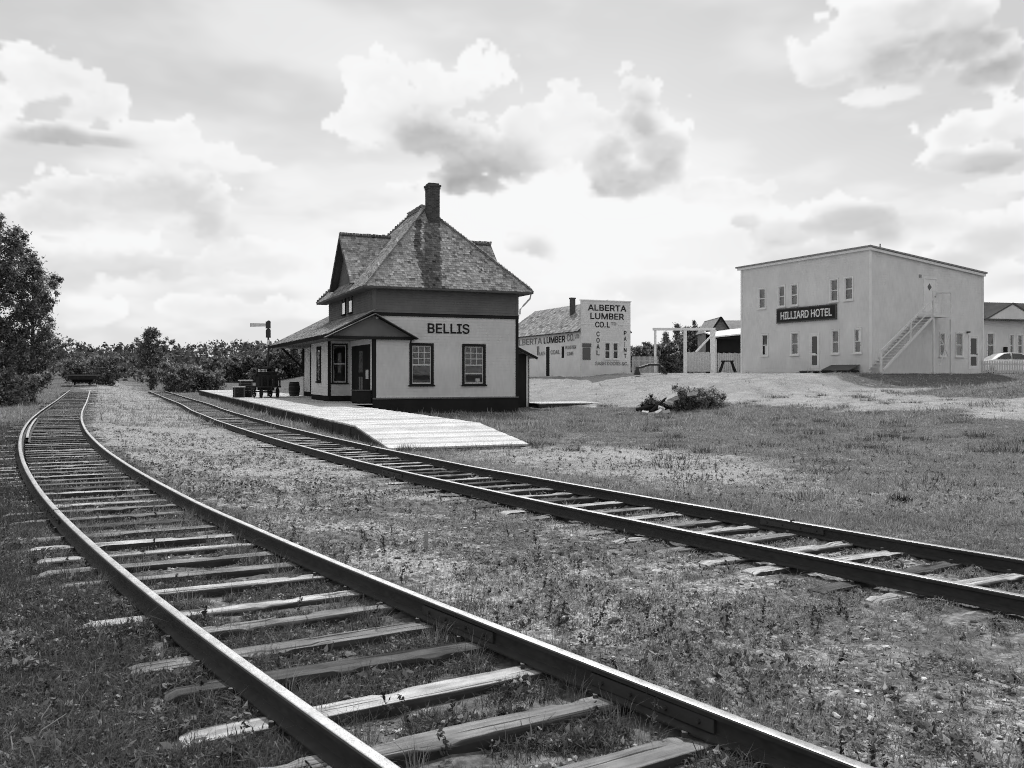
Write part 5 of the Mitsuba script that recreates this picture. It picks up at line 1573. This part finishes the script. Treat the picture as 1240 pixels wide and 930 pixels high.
# low broad-leaved weeds
wl = []
for seed, n, y0, y1, size, r in ((301, 34000, 2.4, 12, .012, .05), (304, 5000, 2.4, 9, .026, .06), (302, 16000, 11, 26, .022, .08)):
    rng, xy, o1, o2, g, s, pa, cl, ok = cover(seed, n, y0, y1, 1.0)
    mid = (o1 > .8) & (o2 < -.8)
    dens = np.select([o1 < -.8, np.abs(o1) < .75, mid, np.abs(o2) < .8, o2 > .8], [.9 * sstep(.35, .5, cl), .6 * sstep(.42, .55, cl), .42 * sstep(.42, .56, cl * .6 + pa * .4), .5 * sstep(.4, .55, cl), .10], .2)
    keep = ok & (rng.uniform(0, 1, len(xy)) < dens) & offtie(xy)
    xy, cl_k, vg = xy[keep], cl[keep], (o1 < -.8)[keep]
    P = np.c_[xy, gz(xy) + np.where(vg, .035, .018) + .02 * rng.uniform(size=len(xy))]
    m_, c_ = leaf_cloud(rng, P, r * (.6 + .8 * cl_k), 11, size, .14 if seed != 304 else .15, .6, flat=.5)
    wl.append((np.array(m_.vertices), np.array(m_.faces), c_[:, 0]))
# taller leafy stalks
rng = np.random.default_rng(303)
stalks = []
cand = scatter(rng, 420, 2.6, 12, 1.0)
o1, _ = offs(cand, K1, P1, N1)
o2, _ = offs(cand, K2, P2, N2)
cand = cand[(o2 < -.9) & (np.abs(np.abs(o1) - .7525) > .1) & (rng.uniform(size=len(cand)) < np.where(o1 < -.9, .9, .5)) & offtie(cand)]
zc = gz(cand)
for q, z in zip(cand, zc):
    h = rng.uniform(.06, .2)
    k = int(h / .012)
    tt = np.linspace(.15, 1, k)
    le = rng.normal(size=2) * .25 * h
    pts = np.c_[q[0] + le[0] * tt, q[1] + le[1] * tt, z + h * tt]
    stalks.append(pts)
m_, c_ = leaf_cloud(rng, np.vstack(stalks), .022, 3, .015, .075, .5)
wl.append((np.array(m_.vertices), np.array(m_.faces), c_[:, 0]))
emit("weeds", "low leafy weeds scattered between and beside the rails", wl, "leaf_mat")

# stones
ico = trimesh.creation.icosphere(1, 1.0)
octa = trimesh.creation.icosahedron()
oct8 = trimesh.Trimesh([(1, 0, 0), (-1, 0, 0), (0, 1, 0), (0, -1, 0), (0, 0, 1), (0, 0, -1)], [(0, 2, 4), (2, 1, 4), (1, 3, 4), (3, 0, 4), (2, 0, 5), (1, 2, 5), (3, 1, 5), (0, 3, 5)], process=False)
sl_l = []
for seed, n, y0, y1, smin, smax, base in ((401, 90000, 2.4, 9, .003, .016, oct8), (404, 9000, 2.4, 12, .010, .024, octa), (402, 60000, 8, 26, .008, .03, oct8), (403, 260, 2.6, 16, .022, .045, ico)):
    rng, xy, o1, o2, g, s, pa, cl, ok = cover(seed, n, y0, y1, 1.0)
    mid = (o1 > .8) & (o2 < -.8)
    dens = np.select([o1 < -.8, np.abs(o1) < .75, mid, np.abs(o2) < .9, o2 > .8], [.10 + .25 * sstep(.5, .65, pa), (.9 if seed == 404 else .5) * sstep(.35, .55, pa), .8 * sstep(.30, .55, g + pa - .5) + .12, .5, .12 + .5 * s], .3)
    keep = ok & (rng.uniform(0, 1, len(xy)) < dens) & offtie(xy, .12)
    xy = xy[keep]
    n_ = len(xy)
    z = gz(xy)
    sz = smin * (smax / smin) ** (rng.uniform(size=n_) ** 1.8)
    sc3 = sz[:, None] * np.c_[rng.uniform(.7, 1.4, n_), rng.uniform(.7, 1.4, n_), rng.uniform(.35, .8, n_)]
    bv = np.array(base.vertices)
    jit = 1 + .28 * rng.normal(size=(n_, len(bv), 1)).clip(-1.5, 1.5)
    ang = rng.uniform(0, 6.28, n_)
    v = bv[None] * jit * sc3[:, None]
    ca, sa_r = np.cos(ang)[:, None], np.sin(ang)[:, None]
    vx, vy = v[..., 0] * ca - v[..., 1] * sa_r, v[..., 0] * sa_r + v[..., 1] * ca
    V = np.stack([vx + xy[:, :1], vy + xy[:, 1:], v[..., 2] + (z + sz * .15)[:, None]], -1).reshape(-1, 3)
    f = (np.array(base.faces)[None] + (np.arange(n_) * len(bv))[:, None, None]).reshape(-1, 3)
    c = np.clip((.25 if seed == 404 else .19) * rng.lognormal(0, .55 if seed == 404 else .45, n_), .05, .6)
    sl_l.append((V, f, np.repeat(c, len(bv))))
emit("gravel", "loose grey and whitish stones strewn between the tracks", sl_l, "stone_mat")

# small single things in the foreground
sx, sy = (516 - 620) / F * 8.75, 8.75
sz = float(gz([[sx, sy]])[0])
single("stake", cat([B(sx - .018, sx + .018, sy - .018, sy + .018, sz - .1, sz + .17)]), "dry_wood", "small wooden stake standing in the gravel between the tracks", "stake")
rng = np.random.default_rng(501)
for (px, Y, h, lx, lab) in ((36, 4.15, .17, .16, "dry pale grass stalk leaning right in the lower left corner"), (46, 4.3, .14, .05, "shorter dry stalk beside the leaning one in the lower left corner"), (18, 4.0, .12, -.03, "short dry stalk nearest the lower left edge")):
    x = (px - 620) / F * Y
    z = float(gz([[x, Y]])[0])
    single("dry_stalk", tube([(x, Y, z - .01), (x + lx * .35, Y, z + h * .6), (x + lx, Y + .02, z + h)], [.0035, .003, .002], 5), "curtain", lab, "dry stalk")
